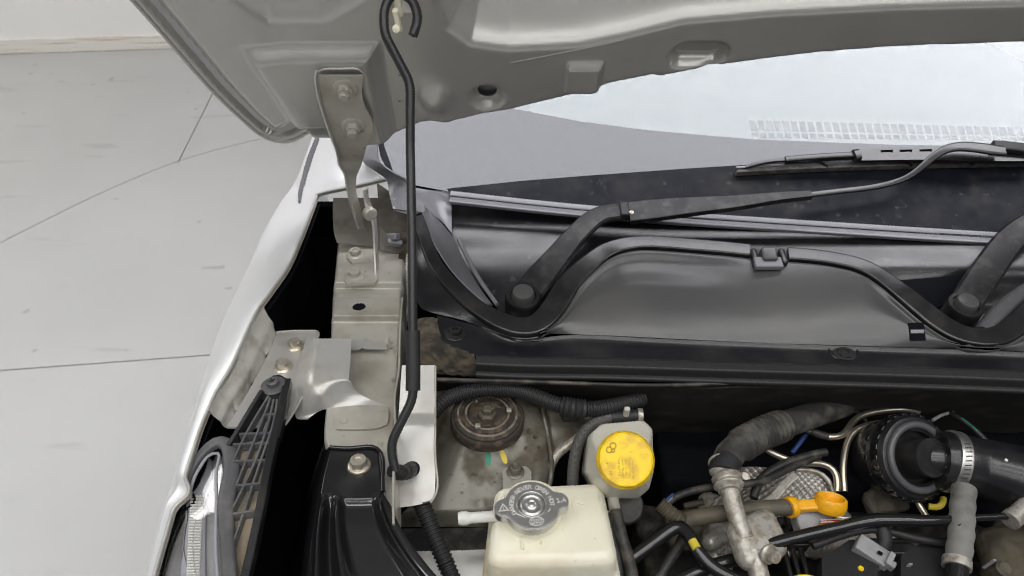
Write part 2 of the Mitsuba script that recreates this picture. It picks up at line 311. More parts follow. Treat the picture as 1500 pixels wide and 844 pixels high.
def hexbolt(key, o, n, af=0.012, washer=0.019, h=0.006, m='m_bolt', dish=0.0, stud=0.0, x=(1, 0, 0)):
    """A hex flange head: key holds the head, its washer and stud are pieces of it."""
    r = af / math.sqrt(3)
    hexa = tm(m3.Manifold.cylinder(h, r, r, 6) ^ m3.Manifold.cylinder(h, af * 0.66, af * 0.50, 32))
    hexa.apply_translation([0, 0, 0.0015])
    if dish: hexa = tm(man(hexa) - m3.Manifold.cylinder(h, af * 0.28, af * 0.36, 24).translate((0, 0, h - 0.0003)))
    w = lathe([(0, -0.001), (washer / 2, -0.001), (washer / 2, 0.0008), (washer / 2 * .8, 0.0022), (0, 0.0024)], (0, 0, 0), (0, 0, 1), 28)
    f = frame(o, n, x); k = add(key, put(hexa, f), m, 20); add(k + '__washer', put(w, f), m, 30)
    if stud: add(k + '__stud', put(lathe([(0, 0), (stud, 0), (stud, h + .006), (stud * .8, h + .0075), (0, h + .0075)], (0, 0, 0), (0, 0, 1), 16), f), m, 30)
    return k

thing('car', 'silver white car with its bonnet propped open over the engine bay', 'car')

# ------------------------------------------------------------------ bonnet: stamped underside, outer skin
hf = frame(HO, HN); hy = hf[:3, 1]
def hp(px, py): q = H(px, py); return (q[0], float((q - HO) @ hy))
rear = [(195, 0), (248, 60), (300, 120), (335, 156), (358, 177), (378, 194), (398, 204), (417, 207), (436, 202), (452, 193), (470, 189), (500, 190), (530, 193), (575, 191), (590, 186), (623, 172), (651, 169), (679, 168), (711, 160),
        (750, 154), (790, 144), (840, 132), (885, 120), (892, 116), (952, 104), (964, 106), (1040, 91), (1120, 80), (1196, 71), (1300, 63), (1500, 56)]
out = [(-0.515, 1.05), (-0.475, 0.66)] + [hp(*q) for q in rear] + [(1.16, 0.07), (1.31, 0.31), (1.40, 1.05)]
pad = [hp(*q) for q in ((350, 44), (560, 42), (585, 200), (452, 200))]
well = [hp(*q) for q in ((640, -90), (643, -10), (658, 25), (690, 48), (745, 56), (850, 50), (930, 33), (1000, 15), (1120, 4), (1300, -6), (1500, -12))] + [(0.9, 0.75), (-0.02, 0.75)]
side = [(-0.40, 0.95), (-0.36, 0.55), hp(330, -30), hp(395, 20), hp(480, 22), hp(545, -15), (-0.10, 0.75), (-0.06, 0.95)]
ring, sq, slot = hp(714, 128), hp(853, 98), hp(1021, 66)
b_, c_ = hp(640, 128), hp(655, 165)
def hood_h(x, y):
    d = np.maximum(sdist(out, x, y), 0); wl = 1 - sstep(-0.25, -0.20, x + 0.05 * sstep(.1, .3, y))
    h = wl * (0.0025 * np.exp(-((d - .006) / .004) ** 2) - 0.008 * sstep(.010, .015, d) + 0.012 * sstep(.021, .029, d) + 0.018 * sstep(.030, .050, d)) + (1 - wl) * 0.017 * sstep(0, .013, d)
    h += 0.016 * sstep(0.0, 0.020, sdist(pad, x, y)) - 0.085 * sstep(-.005, 0.042, sdist(well, x, y)) - 0.022 * sstep(0, .04, sdist(side, x, y))
    r = np.hypot(x - ring[0], y - ring[1]); h += -0.013 * (1 - sstep(0.013, 0.024, r))
    q = np.maximum(abs(x - sq[0]) / 0.021, abs(y - sq[1]) / 0.024); h += 0.008 * (1 - sstep(0.88, 1.06, q))
    q = np.hypot(np.maximum(abs(x - slot[0]) - 0.016, 0), (y - slot[1]) * 0.9); h += -0.017 * (1 - sstep(0.009, 0.019, q))
    h += 0.016 * np.exp(-(((x - b_[0]) / .014) ** 2 + ((y - b_[1]) / .022) ** 2)) + 0.006 * np.exp(-(((x - c_[0]) / .012) ** 2 + ((y - c_[1]) / .012) ** 2))
    return h
ang = np.linspace(0, 2 * np.pi, 33)[:-1]
hole = [(ring[0] + .0118 * math.cos(a), ring[1] + .0118 * math.sin(a)) for a in ang]
hood = sheet(out, hf, hood_h, 0.0012, 0.0036, [hole]); add('car__bonnet', hood, 'm_inner', 40)
skin_out = list(Polygon(out).buffer(0.0045).exterior.coords)
skin = sheet(skin_out, hf, lambda x, y: -0.003 - 0.045 * sstep(0.004, 0.14, np.maximum(sdist(skin_out, x, y), 0)), 0.0012, 0.02)
add('car__bonnet__outer_skin', skin, 'm_skin', 40)
def hhs(px, py): o, n = hit(hood, px, py); return o
e = [H(*q, 0.0) for q in rear[:11]]; e = [A([-0.475, *(HO + hy * .66)[1:]])] + e
add('car__bonnet__hem', tube(e, 0.0032, 8), 'm_inner', 60)
lip_ = [H(x, y, -0.004) for x, y in ((1225, 70), (1250, 65), (1300, 62), (1400, 57), (1500, 54), (1560, 52))]
add('car__bonnet__seam', tube(lip_, 0.002, 8), 'm_trim', 60)

for a_, b_2 in (((583, 110), (589, 110)), ((583, 148), (588, 148))):
    add('car__bonnet__pressed_mark', tube([hhs(*a_), hhs(*b_2)], .0009, 6, straight=True), 'm_shade', 60)
sl_ = [hhs(*q) for q in ((748, 92), (790, 84), (840, 74), (880, 66), (915, 58))]
add('car__bonnet__seam_bead', tube(sl_, .0008, 6), 'm_inner', 60)
# ------------------------------------------------------------------ bonnet hinge
def hh(px, py, off=0.0): q = H(px, py); return H(px, py, float(hood_h(A([q[0]]), A([hp(px, py)[1]]))[0]) + off)
L = [H(464, 112, .041), H(470, 150, .042), H(480, 182, .043), H(491, 212, .042), Yp(497, 236, .948), Yp(506, 258, .946), Yp(510, 280, .948), Yp(516, 305, .950), Yp(526, 335, .952)]
Rr = [H(532, 112, .041), H(532, 150, .042), H(546, 182, .043), H(537, 214, .042), Yp(530, 240, .958), Yp(522, 262, .962), Yp(522, 280, .964), Yp(528, 305, .962), Yp(534, 336, .958)]
arm = patch([[l, l * .67 + r * .33, l * .33 + r * .67, r] for l, r in zip(L, Rr)], 14, 60, 0.003, up=(0, -1, 0.2))
add('car__hinge', arm, 'm_cream', 40)
back = nrm((-0.1, -1, 0.1))
Lp = [H(468, 103, .041), *L]
fl_rows = [Lp, [q + A([-.0015, -.006, .002]) * (1 if i < 6 else .7) for i, q in enumerate(Lp)]]
add('car__hinge__flange', patch(fl_rows, 60, 4, 0.0022, up=(-1, -.3, .2)), 'm_bright', 40)
t = [H(464, 112, .041), H(466, 105, .041), H(472, 102, .041), H(500, 101, .041), H(526, 102, .041), H(532, 106, .041), H(532, 114, .041)]
add('car__hinge__edge', tube(t, 0.0013, 8), 'm_bright', 50)
for px, py in ((506, 130), (518, 185)):
    o, n = hit(arm, px, py); hexbolt('car__hinge__bolt', o, n, 0.0165, 0.030, 0.008, 'm_cream', stud=0.0062)
o = Yp(540, 312, .948); add('car__hinge__pivot', lathe([(0, 0), (.010, 0), (.010, .007), (.007, .010), (0, .010)], o, nrm((.55, -.8, .1)), 20), 'm_cream', 30)
add('car__lower_hinge', cat(sweep([Yp(536, 276, .968), Yp(538, 297, .962), Yp(546, 316, .952), Yp(549, 335, .945), Yp(551, 372, .930), Yp(552, 398, .914), Yp(552, 410, .908)], SQ, 0.0042, 0.022, up=(0, -1, .15))), 'm_bright', 40)
foot = [P(x, y, 0)[:2] for x, y in ()] 
def flat(pts, z, m, key, thick=0.002, sm=20): return add(key, sheet([P(x, y, z)[:2] for x, y in pts], frame((0, 0, z), (0, 0, 1)), None, thick), m, sm)
flat([(512, 362), (548, 361), (550, 384), (516, 386), (509, 377)], 0.989, 'm_cream', 'car__lower_hinge__foot', .004)
flat([(520, 384), (552, 384), (553, 410), (548, 414), (508, 416), (504, 409), (507, 396)], 0.9875, 'm_cream', 'car__lower_hinge__foot', .004)
for q in ((521, 373, .989), (520, 404, .9875)): hexbolt('car__lower_hinge__bolt', P(*q), (0, -.1, 1), .0145, .027, .007, 'm_cream', .8)

# ------------------------------------------------------------------ front wing
edge = [(224, 850, .93), (253, 748, .95), (277, 721, .957), (272, 695, .962), (291, 635, .975), (311, 585, .985), (341, 532, 1.0), (374, 460, 1.015), (398, 426, 1.024), (422, 391, 1.03), (437, 358, 1.04), (452, 320, 1.05), (464, 286, 1.06)]
sil = [(210, 856, .905), (236, 757, .925), (245, 728, .93), (254, 700, .935), (274, 632, .948), (290, 580, .958), (306, 526, .968), (331, 460, .978), (350, 420, .984), (365, 388, .988), (383, 347, .996), (404, 308, 1.004), (428, 276, 1.015)]
E0, S0 = Ps(edge), Ps(sil)
for lst in (E0, S0):
    q0, q1 = lst[0], lst[1]; lst.insert(0, q0 + (q0 - q1) / np.linalg.norm(q0 - q1) * .16)
mid = [e_ * .55 + s_ * .45 + A([0, 0, .010]) for e_, s_ in zip(E0, S0)]
low1 = [s_ + A([-.012, 0, -.05]) for s_ in S0]; low2 = [s_ + A([-.004, 0, -.46]) for s_ in S0]
wing = patch([E0, mid, S0, low1, low2], 90, 24, 0.0012, up=(-.5, 0, .6)); add('car__wing', wing, 'm_paint', 50)
lin_ = [[q + A([.004, 0, -.014]) for q in E0], [q + A([.014, 0, -.06]) for q in S0], [q + A([.02, .0, -.40]) for q in S0], [q + A([-.02, .0, -.57]) for q in S0]]
add('car__wing_gap_shade', patch(lin_, 60, 12, .002, up=(1, 0, .2)), 'm_void', 50)  # black sheet added so the gap inside the wing looks deep in shade
tail = [[P(464, 286, 1.06), P(493, 279, 1.067), P(522, 272, 1.075), P(564, 262, 1.084)], [P(479, 240, 1.078), P(495, 238, 1.085), P(510, 236, 1.092), P(534, 234, 1.10)], [P(494, 196, 1.10), P(500, 194, 1.105), P(508, 190, 1.112), P(520, 184, 1.12)], [P(500, 170, 1.12), P(506, 168, 1.12), P(512, 166, 1.13), P(524, 162, 1.135)]]
tailo = [S0[-1], P(446, 240, 1.035), P(462, 195, 1.05), P(470, 170, 1.06)]
side_ = [[tailo[i], (tailo[i] + tail[i][0]) / 2 + A([0, 0, .008])] + tail[i] for i in range(4)]
wt = patch(side_, 40, 30, 0.0012, up=(-.3, 0, .9)); add('car__wing__rear_corner', wt, 'm_paint', 50)
lw = [[q + A([-.004, 0, -.46]), q + A([-.012, 0, -.05]), q] for q in tailo]
add('car__wing__rear_side', patch(lw, 14, 20, .0012, up=(-1, 0, .2)), 'm_paint', 50)
wtw = cat(wing, wt)
ins = [hit(wtw, x, y)[0] + A([-.001, -.001, .001]) for x, y in ((467, 196), (464, 210), (458, 226), (452, 245), (446, 265), (441, 284), (440, 297))]
add('car__wing__side_insert', sweep(ins, SQ, [.006, .013, .014, .013, .010, .007, .003], .003, up=(-.4, -.3, .8)), 'm_fin', 40)
rim = E0[1:] + [P(464, 286, 1.06), P(522, 272, 1.075), P(564, 262, 1.084)]
rimp = []
for q in rim:
    if not rimp or np.linalg.norm(q - rimp[-1]) > 1e-4: rimp.append(q)
p_ = row(rimp, 160, 'arc')
add('car__wing__hem', tube(p_, 0.0021, 8, straight=True), 'm_bright', 60)
ret = [p_, p_ + A([.002, .001, -.005])]
add('car__wing__return_edge', patch(ret, 120, 3, .001, up=(1, 0, 0)), 'm_cream', 40)
# the flange that steps down from the wing edge to the bolted plate
ft = [P(*q) for q in ((306, 600, .983), (322, 563, .991), (341, 532, 1.0), (357, 497, 1.008), (374, 460, 1.015), (386, 449, 1.016))]
fb = [P(*q) for q in ((332, 627, .953), (346, 604, .957), (362, 578, .96), (381, 543, .966), (398, 508, .97), (404, 487, .973))]
k1 = lambda S, Tt, g: -0.004 * sum(np.exp(-((S - c) / .022) ** 2) for c in (.22, .5, .72)) * sstep(.45, .95, Tt) + .003 * np.exp(-((Tt - .5) / .2) ** 2)
add('car__wing__flange', patch([ft, [a * .55 + b * .45 + A([.001, 0, -.006]) for a, b in zip(ft, fb)], fb], 90, 20, .0014, k1, up=(1, 0, .5)), 'm_flange', 40)
plate = [(332, 626), (346, 603), (362, 577), (381, 542), (398, 508), (405, 487), (430, 485), (462, 485), (467, 490), (463, 500), (441, 541), (441, 546), (451, 561), (449, 567), (437, 592), (420, 619), (413, 626)]
pz = 0.972
flat(plate, pz, 'm_bright', 'car__wing__plate', .0025)
pe = [P(x, y, pz + .0005) for x, y in plate[5:]]
add('car__wing__plate_edge', tube(row(pe, 60, 'arc'), .0016, 6, straight=True), 'm_cream', 60)
for q in ((433, 507), (415, 538)): hexbolt('car__wing__bolt', P(*q, pz + .001), (0, -.05, 1), .0135, .023, .008)

# ------------------------------------------------------------------ rail along the engine bay, its bracket, the apron plate
ys = [(350, .984), (412, .984), (424, .974), (431, .9735), (438, .979), (462, .979), (472, .970), (490, .966), (560, .962), (640, .956), (665, .953), (700, .942), (800, .925)]
lx = [(350, 495), (412, 489), (438, 487), (480, 485), (560, 481), (620, 476), (650, 474), (665, 484), (800, 520)]
rx = [(350, 592), (438, 588), (490, 585), (560, 581), (660, 577), (800, 576)]
rows = []
for y, z in ys:
    a, b = np.interp(y, *zip(*lx)), np.interp(y, *zip(*rx))
    rows.append([P(a, y, z) + A([.004, 0, -.03]), P(a, y, z) + A([-.001, 0, -.010]), P(a + 4, y, z), P(a * .6 + b * .4, y, z), P(b - 4, y, z), P(b, y, z) + A([.003, 0, -.012]), P(b, y, z) + A([.004, 0, -.05])])
railm = patch(rows, 50, 90, .0015)
add('car__rail', railm, 'm_cream', 50)
o, n = hit(railm, 526, 450); add('car__rail__hole', lathe([(0, 0), (.0092, 0), (.0088, .0006), (0, .0006)], o, n, 24), 'm_void', 20)
o, n = hit(railm, 526, 450); add('car__rail__hole_rim', put(trimesh.creation.torus(.0094, .0009, 28, 8), frame(o, n)), 'm_cream', 60)
br = [[P(436, 612, .972), P(461, 495, .972)], ]
top_l = [(430, 600), (437, 580), (447, 556), (458, 520), (466, 495)]
add('car__bracket', patch([[P(448, 496, .976), P(470, 496, .990), P(500, 496, .990), P(515, 496, .990)], [P(436, 542, .974), P(464, 537, .991), P(498, 532, .991), P(513, 532, .991)], [P(432, 568, .970), P(462, 560, .988), P(495, 556, .989), P(512, 560, .988)],
     [P(430, 596, .962), P(466, 582, .977), P(492, 575, .975), P(522, 573, .972)], [P(436, 614, .952), P(470, 596, .963), P(495, 592, .962), P(545, 586, .962)], [P(450, 614, .953), P(477, 600, .958), P(497, 602, .957), P(569, 596, .960)]], 40, 46, .0018), 'm_bright', 60)
add('car__bracket__foot', patch([[P(488, 598, .960), P(515, 596, .962), P(545, 594, .963), P(569, 596, .963)], [P(489, 612, .961), P(515, 612, .962), P(545, 612, .962), P(569, 612, .962)], [P(492, 628, .960), P(515, 629, .960), P(545, 628, .960), P(566, 622, .960)]], 24, 12, .002), 'm_cream', 40)
flat([(513, 499), (540, 500), (567, 504), (569, 508), (569, 497), (566, 491), (540, 490), (513, 492)], .972, 'm_cream', 'car__bracket__tongue', .0015)
flat([(513, 498), (532, 499), (566, 504), (567, 511), (535, 511), (530, 509), (525, 512), (513, 512)], .974, 'm_inner', 'car__bracket__tongue', .0015)
for x, y in ((504, 617), (527, 606)): add('car__bracket__dimple', lathe([(0, 0), (.005, 0), (.004, .0012), (0, .0015)], P(x, y, .9615), (0, -.2, 1), 18), 'm_cream', 40)
# apron plate that carries the rod's bush
ap = [[Yp(589, 535, .678), Yp(611, 535, .678), Yp(637, 535, .678)], [Yp(588, 545, .672), Yp(610, 545, .672), Yp(637, 545, .672)], [Yp(584, 606, .636), Yp(608, 606, .636), Yp(637, 606, .636)], [Yp(582, 622, .622), Yp(607, 622, .622), Yp(637, 622, .622)],
      [Yp(580, 680, .588), Yp(606, 680, .588), Yp(638, 680, .588)], [Yp(579, 730, .560), Yp(606, 728, .560), Yp(637, 724, .562)], [Yp(579, 744, .551), Yp(604, 741, .552), Yp(630, 735, .556)]]
apron = patch(ap, 16, 60, .0015, up=(0, -.7, .7)); add('car__apron_plate', apron, 'm_bright', 50)
o, n = hit(apron, 604, 687); add('car__apron_plate__hole', lathe([(0, 0), (.0085, 0), (.0085, .0008), (0, .0008)], o, n, 24), 'm_void', 20)
add('car__apron_plate__fold', tube([q[-1] + A([0.0005, -.001, -.0005]) for q in ap], .0015, 6), 'm_cream', 60)
seam = [P(x, y, z) for x, y, z in ((590, 440, .985), (586, 500, .972), (583, 560, .968), (579, 585, .966), (580, 640, .962), (577, 700, .957), (577, 772, .95))]
add('car__rail__seam', sweep(seam, SQ, .003, .012, up=(0, 0, 1)), 'm_cream', 40)

add('car__rail__flange', sweep([Yp(600, 372, .965), Yp(598, 400, .94), Yp(596, 440, .905), Yp(594, 474, .875)], SQ, .0085, .02, up=(0, -.6, .8)), 'm_cream', 40)
# ------------------------------------------------------------------ dark inside walls and floor, added to keep light out of the bay; unseen bumper
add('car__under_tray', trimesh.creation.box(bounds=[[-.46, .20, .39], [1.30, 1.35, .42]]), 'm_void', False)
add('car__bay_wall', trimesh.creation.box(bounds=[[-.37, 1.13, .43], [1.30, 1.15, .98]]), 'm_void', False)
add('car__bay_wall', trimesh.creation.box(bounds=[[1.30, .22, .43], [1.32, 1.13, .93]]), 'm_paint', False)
bp = [[A([x, .28 + .06 * ((x - .45) / .8) ** 4 - dy, z]) for x in np.linspace(-.39, 1.29, 12)] for z, dy in ((.84, -.03), (.81, .02), (.70, .06), (.50, .05), (.42, .02))]
add('car__bumper', patch(bp, 40, 20, .003, up=(0, -1, .2)), 'm_paint', 50)
inw = [[Yp(488, 290, 1.0), Yp(545, 290, 1.0), Yp(606, 290, 1.0)], [Yp(488, 330, .985), Yp(545, 330, .985), Yp(604, 330, .985)], [Yp(494, 356, .972), Yp(545, 362, .972), Yp(598, 372, .972)]]
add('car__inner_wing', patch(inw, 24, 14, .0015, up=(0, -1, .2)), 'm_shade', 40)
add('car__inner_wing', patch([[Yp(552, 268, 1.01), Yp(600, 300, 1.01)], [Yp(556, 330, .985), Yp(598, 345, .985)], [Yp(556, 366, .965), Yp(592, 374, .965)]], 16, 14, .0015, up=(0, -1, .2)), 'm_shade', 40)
add('car__inner_wing__clip', cat(rbox((.022, .008, .012), .002, Yp(578, 356, .955), (.3, -.5, .7)), rbox((.012, .010, .02), .002, Yp(576, 347, .958), (.8, -.5, .3))), 'm_trim')
# ------------------------------------------------------------------ windscreen: clear pane, black printed band, dust below the wiper's sweep
def gp(px, py, off=0.0): q = G(px, py, off); return (q[0], float((q - GO) @ gy))
gf = frame(GO, GN); gy = gf[:3, 1]
mat('m_frit', (0.010, 0.013, 0.026), 0.03, 0, 0.58)
mat('m_dustglass', dirt((0.008, 0.009, 0.014), (0.022, 0.022, 0.024), 25, 0.40, 0.85, (.07, .07, .07)), lambda p, n, uv: 0.30 + 0.3 * fbm(p.x * 90, p.y * 90, p.z * 90, 3), 0, 0.10)
low = [(540, 240), (556, 262), (600, 275), (660, 284), (860, 305), (1100, 322), (1300, 335), (1500, 347)]
dustline = [(655, 277), (760, 266), (860, 258), (1000, 248), (1080, 243), (1200, 236), (1500, 222)]
upper = [(600, 100), (660, 138), (745, 158), (850, 178), (950, 191), (1100, 204), (1300, 212), (1500, 215)]
pl = [gp(548, 180)] + [gp(*q) for q in low] + [(1.15, gp(1500, 347)[1] + .03)]
lo2 = [gp(*q) for q in low]; up2 = [gp(*q) for q in upper]; du2 = [gp(*q) for q in dustline]
xr = 1.18
fr = [gp(552, 190), gp(557, 225), gp(570, 248), gp(592, 266)] + [gp(655, 278)] + du2[1:] + [(xr, du2[-1][1] + .01), (xr, up2[-1][1]), up2[-1]] + up2[-2::-1] + [gp(575, 60)]
add('car__windscreen', sheet([gp(575, 62)] + up2[:] + [(xr, up2[-1][1]), (xr, .75), (gp(548, 180)[0] + .12, .75)], gf, None, None), 'm_pane', False)
fr = [gp(552, 190), gp(558, 232), gp(572, 254), gp(600, 270), gp(655, 280)] + [gp(x, y) for x, y in low[4:]] + [(xr, lo2[-1][1]), (xr, up2[-1][1]), up2[-1]] + up2[-2::-1] + [gp(575, 60)]
add('car__windscreen__printed_band', sheet(fr, frame(GO - GN * .0002, GN), None, .004), 'm_frit', False)
ds = du2[:] + [(xr, du2[-1][1] + .01), (xr, lo2[-1][1])] + [gp(x, y) for x, y in low[::-1][:5]]
add('car__windscreen__dusty_strip', sheet(ds, frame(GO + GN * .0012, GN), None, .0008), 'm_dustglass', False)
sd = [gp(551, 195), gp(557, 228), gp(566, 246), gp(578, 258), gp(572, 240), gp(563, 215), gp(560, 195)]
add('car__windscreen__dusty_strip', sheet(sd, frame(GO + GN * .0012, GN), None, .0008), 'm_dustglass', False)
# dashboard below the clear glass
mat('m_dash', (0.088, 0.095, 0.095), 0.95, 0, 0.02)
mat('m_dashgrille', (0.008, 0.010, 0.010), 0.95, 0, 0.02)
def D(px, py): return P(px, py, 1.05)
dx = A([[-.15, 1.10, 1.035], [1.2, 1.10, 1.035], [1.2, 1.75, 1.05], [-.15, 1.75, 1.05]])
dash = patch([[A([x, y, 1.03 + .02 * (y - 1.08)]) for x in (-.16, .3, .7, 1.2)] for y in (1.03, 1.25, 1.5, 1.9)], 12, 12, .003)
add('car__dashboard', dash, 'm_dash', 50)
for i in range(34):
    x = 1098 + i * 12.2
    a_, b2 = hit(dash, x, 176 + i * .35)[0], hit(dash, x + 5, 202 + i * .15)[0]
    for u0, u1 in ((0.0, .62), (.72, 1.0)):
        p0, p1 = a_ + (b2 - a_) * u0, a_ + (b2 - a_) * u1
        c = (p0 + p1) / 2 + A([.0042, 0, .0016]); Ln = np.linalg.norm(p1 - p0)
        add('car__dashboard__vent', put(trimesh.creation.box(extents=[.0108, Ln, .002]), frame(c - A([0, 0, .0021]), (0, 0, 1), nrm(np.cross(nrm(p1 - p0), (0, 0, 1))))), 'm_dashgrille', False)
# cabin walls, roof: the dark or pale inside seen through the glass
add('car__cabin', patch([[A([-.16, 1.9, 1.0]), A([1.2, 1.9, 1.0])], [A([-.1, 1.9, 1.55]), A([1.1, 1.9, 1.55])]], 6, 6, .01, up=(0, -1, 0)), 'm_dash', False)

# ------------------------------------------------------------------ scuttle (cowl): valley, cover, rolled lip, shelf, seal
val = [[P(650, 292, 1.048), P(860, 309, 1.048), P(1100, 325, 1.044), P(1560, 352, 1.040)], [P(655, 330, 1.036), P(860, 330, 1.036), P(1100, 345, 1.032), P(1570, 374, 1.028)], [P(666, 372, 1.014), P(860, 372, 1.014), P(1100, 385, 1.014), P(1570, 402, 1.014)],
       [P(690, 405, 1.002), P(860, 405, 1.002), P(1100, 415, .998), P(1570, 420, .998)], [P(720, 440, .998), P(860, 440, .992), P(1100, 450, .980), P(1570, 450, .975)], [P(745, 480, .992), P(860, 480, .98), P(1100, 480, .97), P(1570, 480, .965)]]
def ext(pts, x=1.15): # carries a row on to the far side of the car
    pts = list(pts); d = pts[-1] - pts[-2]; return pts + [pts[-1] + d * ((x - pts[-1][0]) / d[0])]
vm = patch([ext(r) for r in val], 70, 44, .002); add('car__scuttle', vm, 'm_black', 60)
tr = [G(660, 284, .003), G(860, 305, .003), G(1100, 322, .003), G(1300, 335, .003), G(1560, 351, .003)]
tr = ext(tr)
add('car__scuttle__screen_trim', sweep(tr, SQ, .009, .005, up=GN), 'm_trim', 40)
add('car__scuttle__screen_trim', sweep([q + A([0, -.015, -.003]) for q in tr], SQ, .011, .006, up=(0, -.3, 1)), 'm_trim', 40)
lipL = [(612, 320, 1.052, 14), (626, 360, 1.038, 15), (640, 391, 1.028, 16), (668, 425, 1.018, 17), (695, 449, 1.012, 18), (722, 466, 1.008, 20), (745, 476, 1.006, 22), (768, 480, 1.005, 23), (786, 476, 1.006, 24), (801, 464, 1.010, 25), (815, 446, 1.016, 26), (830, 422, 1.024, 26), (847, 402, 1.032, 25), (866, 385, 1.040, 23), (888, 369, 1.048, 21), (910, 361, 1.054, 19), (940, 357, 1.057, 18), (1000, 360, 1.058, 18), (1060, 365, 1.058, 18), (1097, 369, 1.057, 18)]
lipR = [(1154, 374, 1.057, 18), (1200, 378, 1.057, 18), (1240, 385, 1.056, 18), (1268, 394, 1.052, 19), (1296, 411, 1.044, 20), (1328, 436, 1.034, 23), (1362, 464, 1.020, 25), (1398, 487, 1.010, 24), (1425, 495, 1.006, 22), (1448, 496, 1.005, 22), (1470, 490, 1.006, 22), (1492, 474, 1.012, 23), (1515, 452, 1.02, 24), (1545, 420, 1.03, 24)]
LP_ = [(.5, -.5), (.5, .30), (.44, .46), (.36, .5), (-.36, .5), (-.44, .46), (-.5, .30), (-.5, -.5)]
for lst in (lipL, lipR):
    add('car__scuttle__lip', sweep([P(x, y, z) for x, y, z, w in lst], LP_, [w * .00120 for *_, w in lst], .011, up=(0, -.34, .94)), 'm_satin', 60)
def below(lst, k=.54, dz=-.001): # the lip's front edge, where the cover starts
    out_ = []
    for i, (x, y, z, w) in enumerate(lst):
        a, b = lst[max(i - 1, 0)], lst[min(i + 1, len(lst) - 1)]
        d = nrm((b[0] - a[0], b[1] - a[1])); out_.append((x - d[1] * w * k, y + d[0] * w * k, z + dz))
    return out_
bl = below(lipL); brr = below(lipR)
topL = bl[8:]; top_ = topL + [(1112, 380, 1.0562), (1140, 383, 1.0562)] + brr
bx = [(790, 491), (815, 489), (845, 490), (900, 492), (1000, 497), (1130, 503), (1240, 506), (1330, 509), (1400, 511), (1450, 513), (1560, 518)]
n_ = len(top_); bot_ = [P(x, np.interp(x, *zip(*bx)), .998) for x in np.linspace(792, 1560, n_)]
xs = [max(q[0], 790) for q in top_]; bot_ = [P(x, np.interp(x, *zip(*bx)), .998) for x in xs]
tp = [P(*q) for q in top_]
cover = patch([tp, [a * .62 + b * .38 + A([0, -.004, .003]) for a, b in zip(tp, bot_)], [a * .25 + b * .75 + A([0, -.003, .003]) for a, b in zip(tp, bot_)], bot_], 120, 40, .002, lambda S, Tt, g: -.0045 * sstep(.02, .10, Tt) * (1 - sstep(.16, .40, Tt)) * (1 - sstep(.30, .42, S) * (1 - sstep(.62, .70, S))))
add('car__scuttle__cover', cover, 'm_cover', 60)
# clip tab in the notch of the lip
def tabbox(x0, y0, x1, y1, z, d, m='m_satin', r=.002):
    a, b = P(x0, y1, z), P(x1, y1, z); return rbox((abs(b[0] - a[0]), d, (y1 - y0) * .0009), r, (a + b) / 2 + A([0, 0, (y1 - y0) * .0004]), (0, -.3, 1))
add('car__scuttle__clip_tab', rbox((.019, .020, .018), .003, P(1125, 376, 1.062), (0, -.40, .9)), 'm_cover', 40)
for x in (1105, 1146): add('car__scuttle__clip_wall', rbox((.008, .026, .014), .003, P(x, 379, 1.058), (0, -.3, 1)), 'm_satin', 40)
add('car__scuttle__clip_seat', rbox((.036, .018, .008), .002, P(1125, 386, 1.058), (0, -.3, 1)), 'm_trim', 40)
o, n = hit(cover, 1343, 486); add('car__scuttle__slot', rbox((.018, .022, .0024), .001, o, n), 'm_void', 20)
add('car__scuttle__slot_bar', rbox((.016, .005, .003), .001, o + n * .0006, n), 'm_trim', 20)
for key, pts in (('car__scuttle__opening', ((1306, 412), (1400, 404), (1392, 436), (1372, 452), (1350, 444))),):
    q = [hit(vm, x, y) for x, y in pts]; c_ = sum(a for a, b in q) / len(q); n_v = nrm(sum(b for a, b in q))
    fv = frame(c_ + n_v * .003, n_v); add(key, sheet([tuple((np.linalg.inv(fv) @ np.r_[a, 1])[:2]) for a, b in q], fv, None, .002), 'm_void', False)  # flat black sheet laid on the valley for the dark of the recess
add('car__scuttle__drain_hose', tube([P(1440, 488, 1.0), P(1455, 468, 1.008), P(1478, 446, 1.016), P(1510, 424, 1.02)], .011, 14), 'm_fin', 60)
# left end panel between lip and bay edge
lf = [(604, 322, 1.048), (617, 364, 1.034), (632, 396, 1.024), (660, 432, 1.014), (690, 458, 1.008), (722, 478, 1.003), (748, 488, 1.001), (768, 492, 1.0), (792, 490, .999)]
lb = [(600, 335, 1.035), (602, 380, 1.022), (606, 420, 1.012), (618, 452, 1.005), (648, 462, 1.0), (690, 474, .998), (730, 490, .997), (762, 498, .997), (795, 496, .997)]
add('car__scuttle__end_panel', patch([Ps(lf), [a * .5 + b * .5 + A([0, -.001, -.002]) for a, b in zip(Ps(lf), Ps(lb))], Ps(lb)], 50, 14, .002), 'm_black', 60)
sh0 = [(640, 462, 1.0), (690, 475, .998), (762, 497, .997), (845, 491, .998), (1000, 498, .998), (1240, 507, .998), (1400, 512, .998), (1560, 519, .998)]
sh1 = [(642, 485, .996), (690, 497, .994), (765, 508, .992), (845, 508, .992), (1000, 514, .992), (1240, 522, .992), (1400, 527, .992), (1560, 535, .992)]
sh2 = [(660, 510, .996), (698, 522, .996), (765, 524, .996), (845, 525, .996), (1000, 529, .996), (1240, 535, .996), (1400, 541, .996), (1560, 547, .996)]
shelf = patch([ext(Ps(sh0)), ext(Ps(sh1)), ext(Ps(sh2))], 100, 20, .002); add('car__scuttle__shelf', shelf, 'm_black', 60)
sealp = [(698, 533, .993), (765, 536, .993), (845, 537, .993), (1000, 541, .993), (1240, 548, .993), (1400, 553, .993), (1560, 560, .993)]
sl = rrect(1, 1, .2, 4)
add('car__scuttle__seal', sweep(ext(Ps(sealp)), sl, .014, .016, up=(0, -.2, 1)), 'm_rubber', 50)
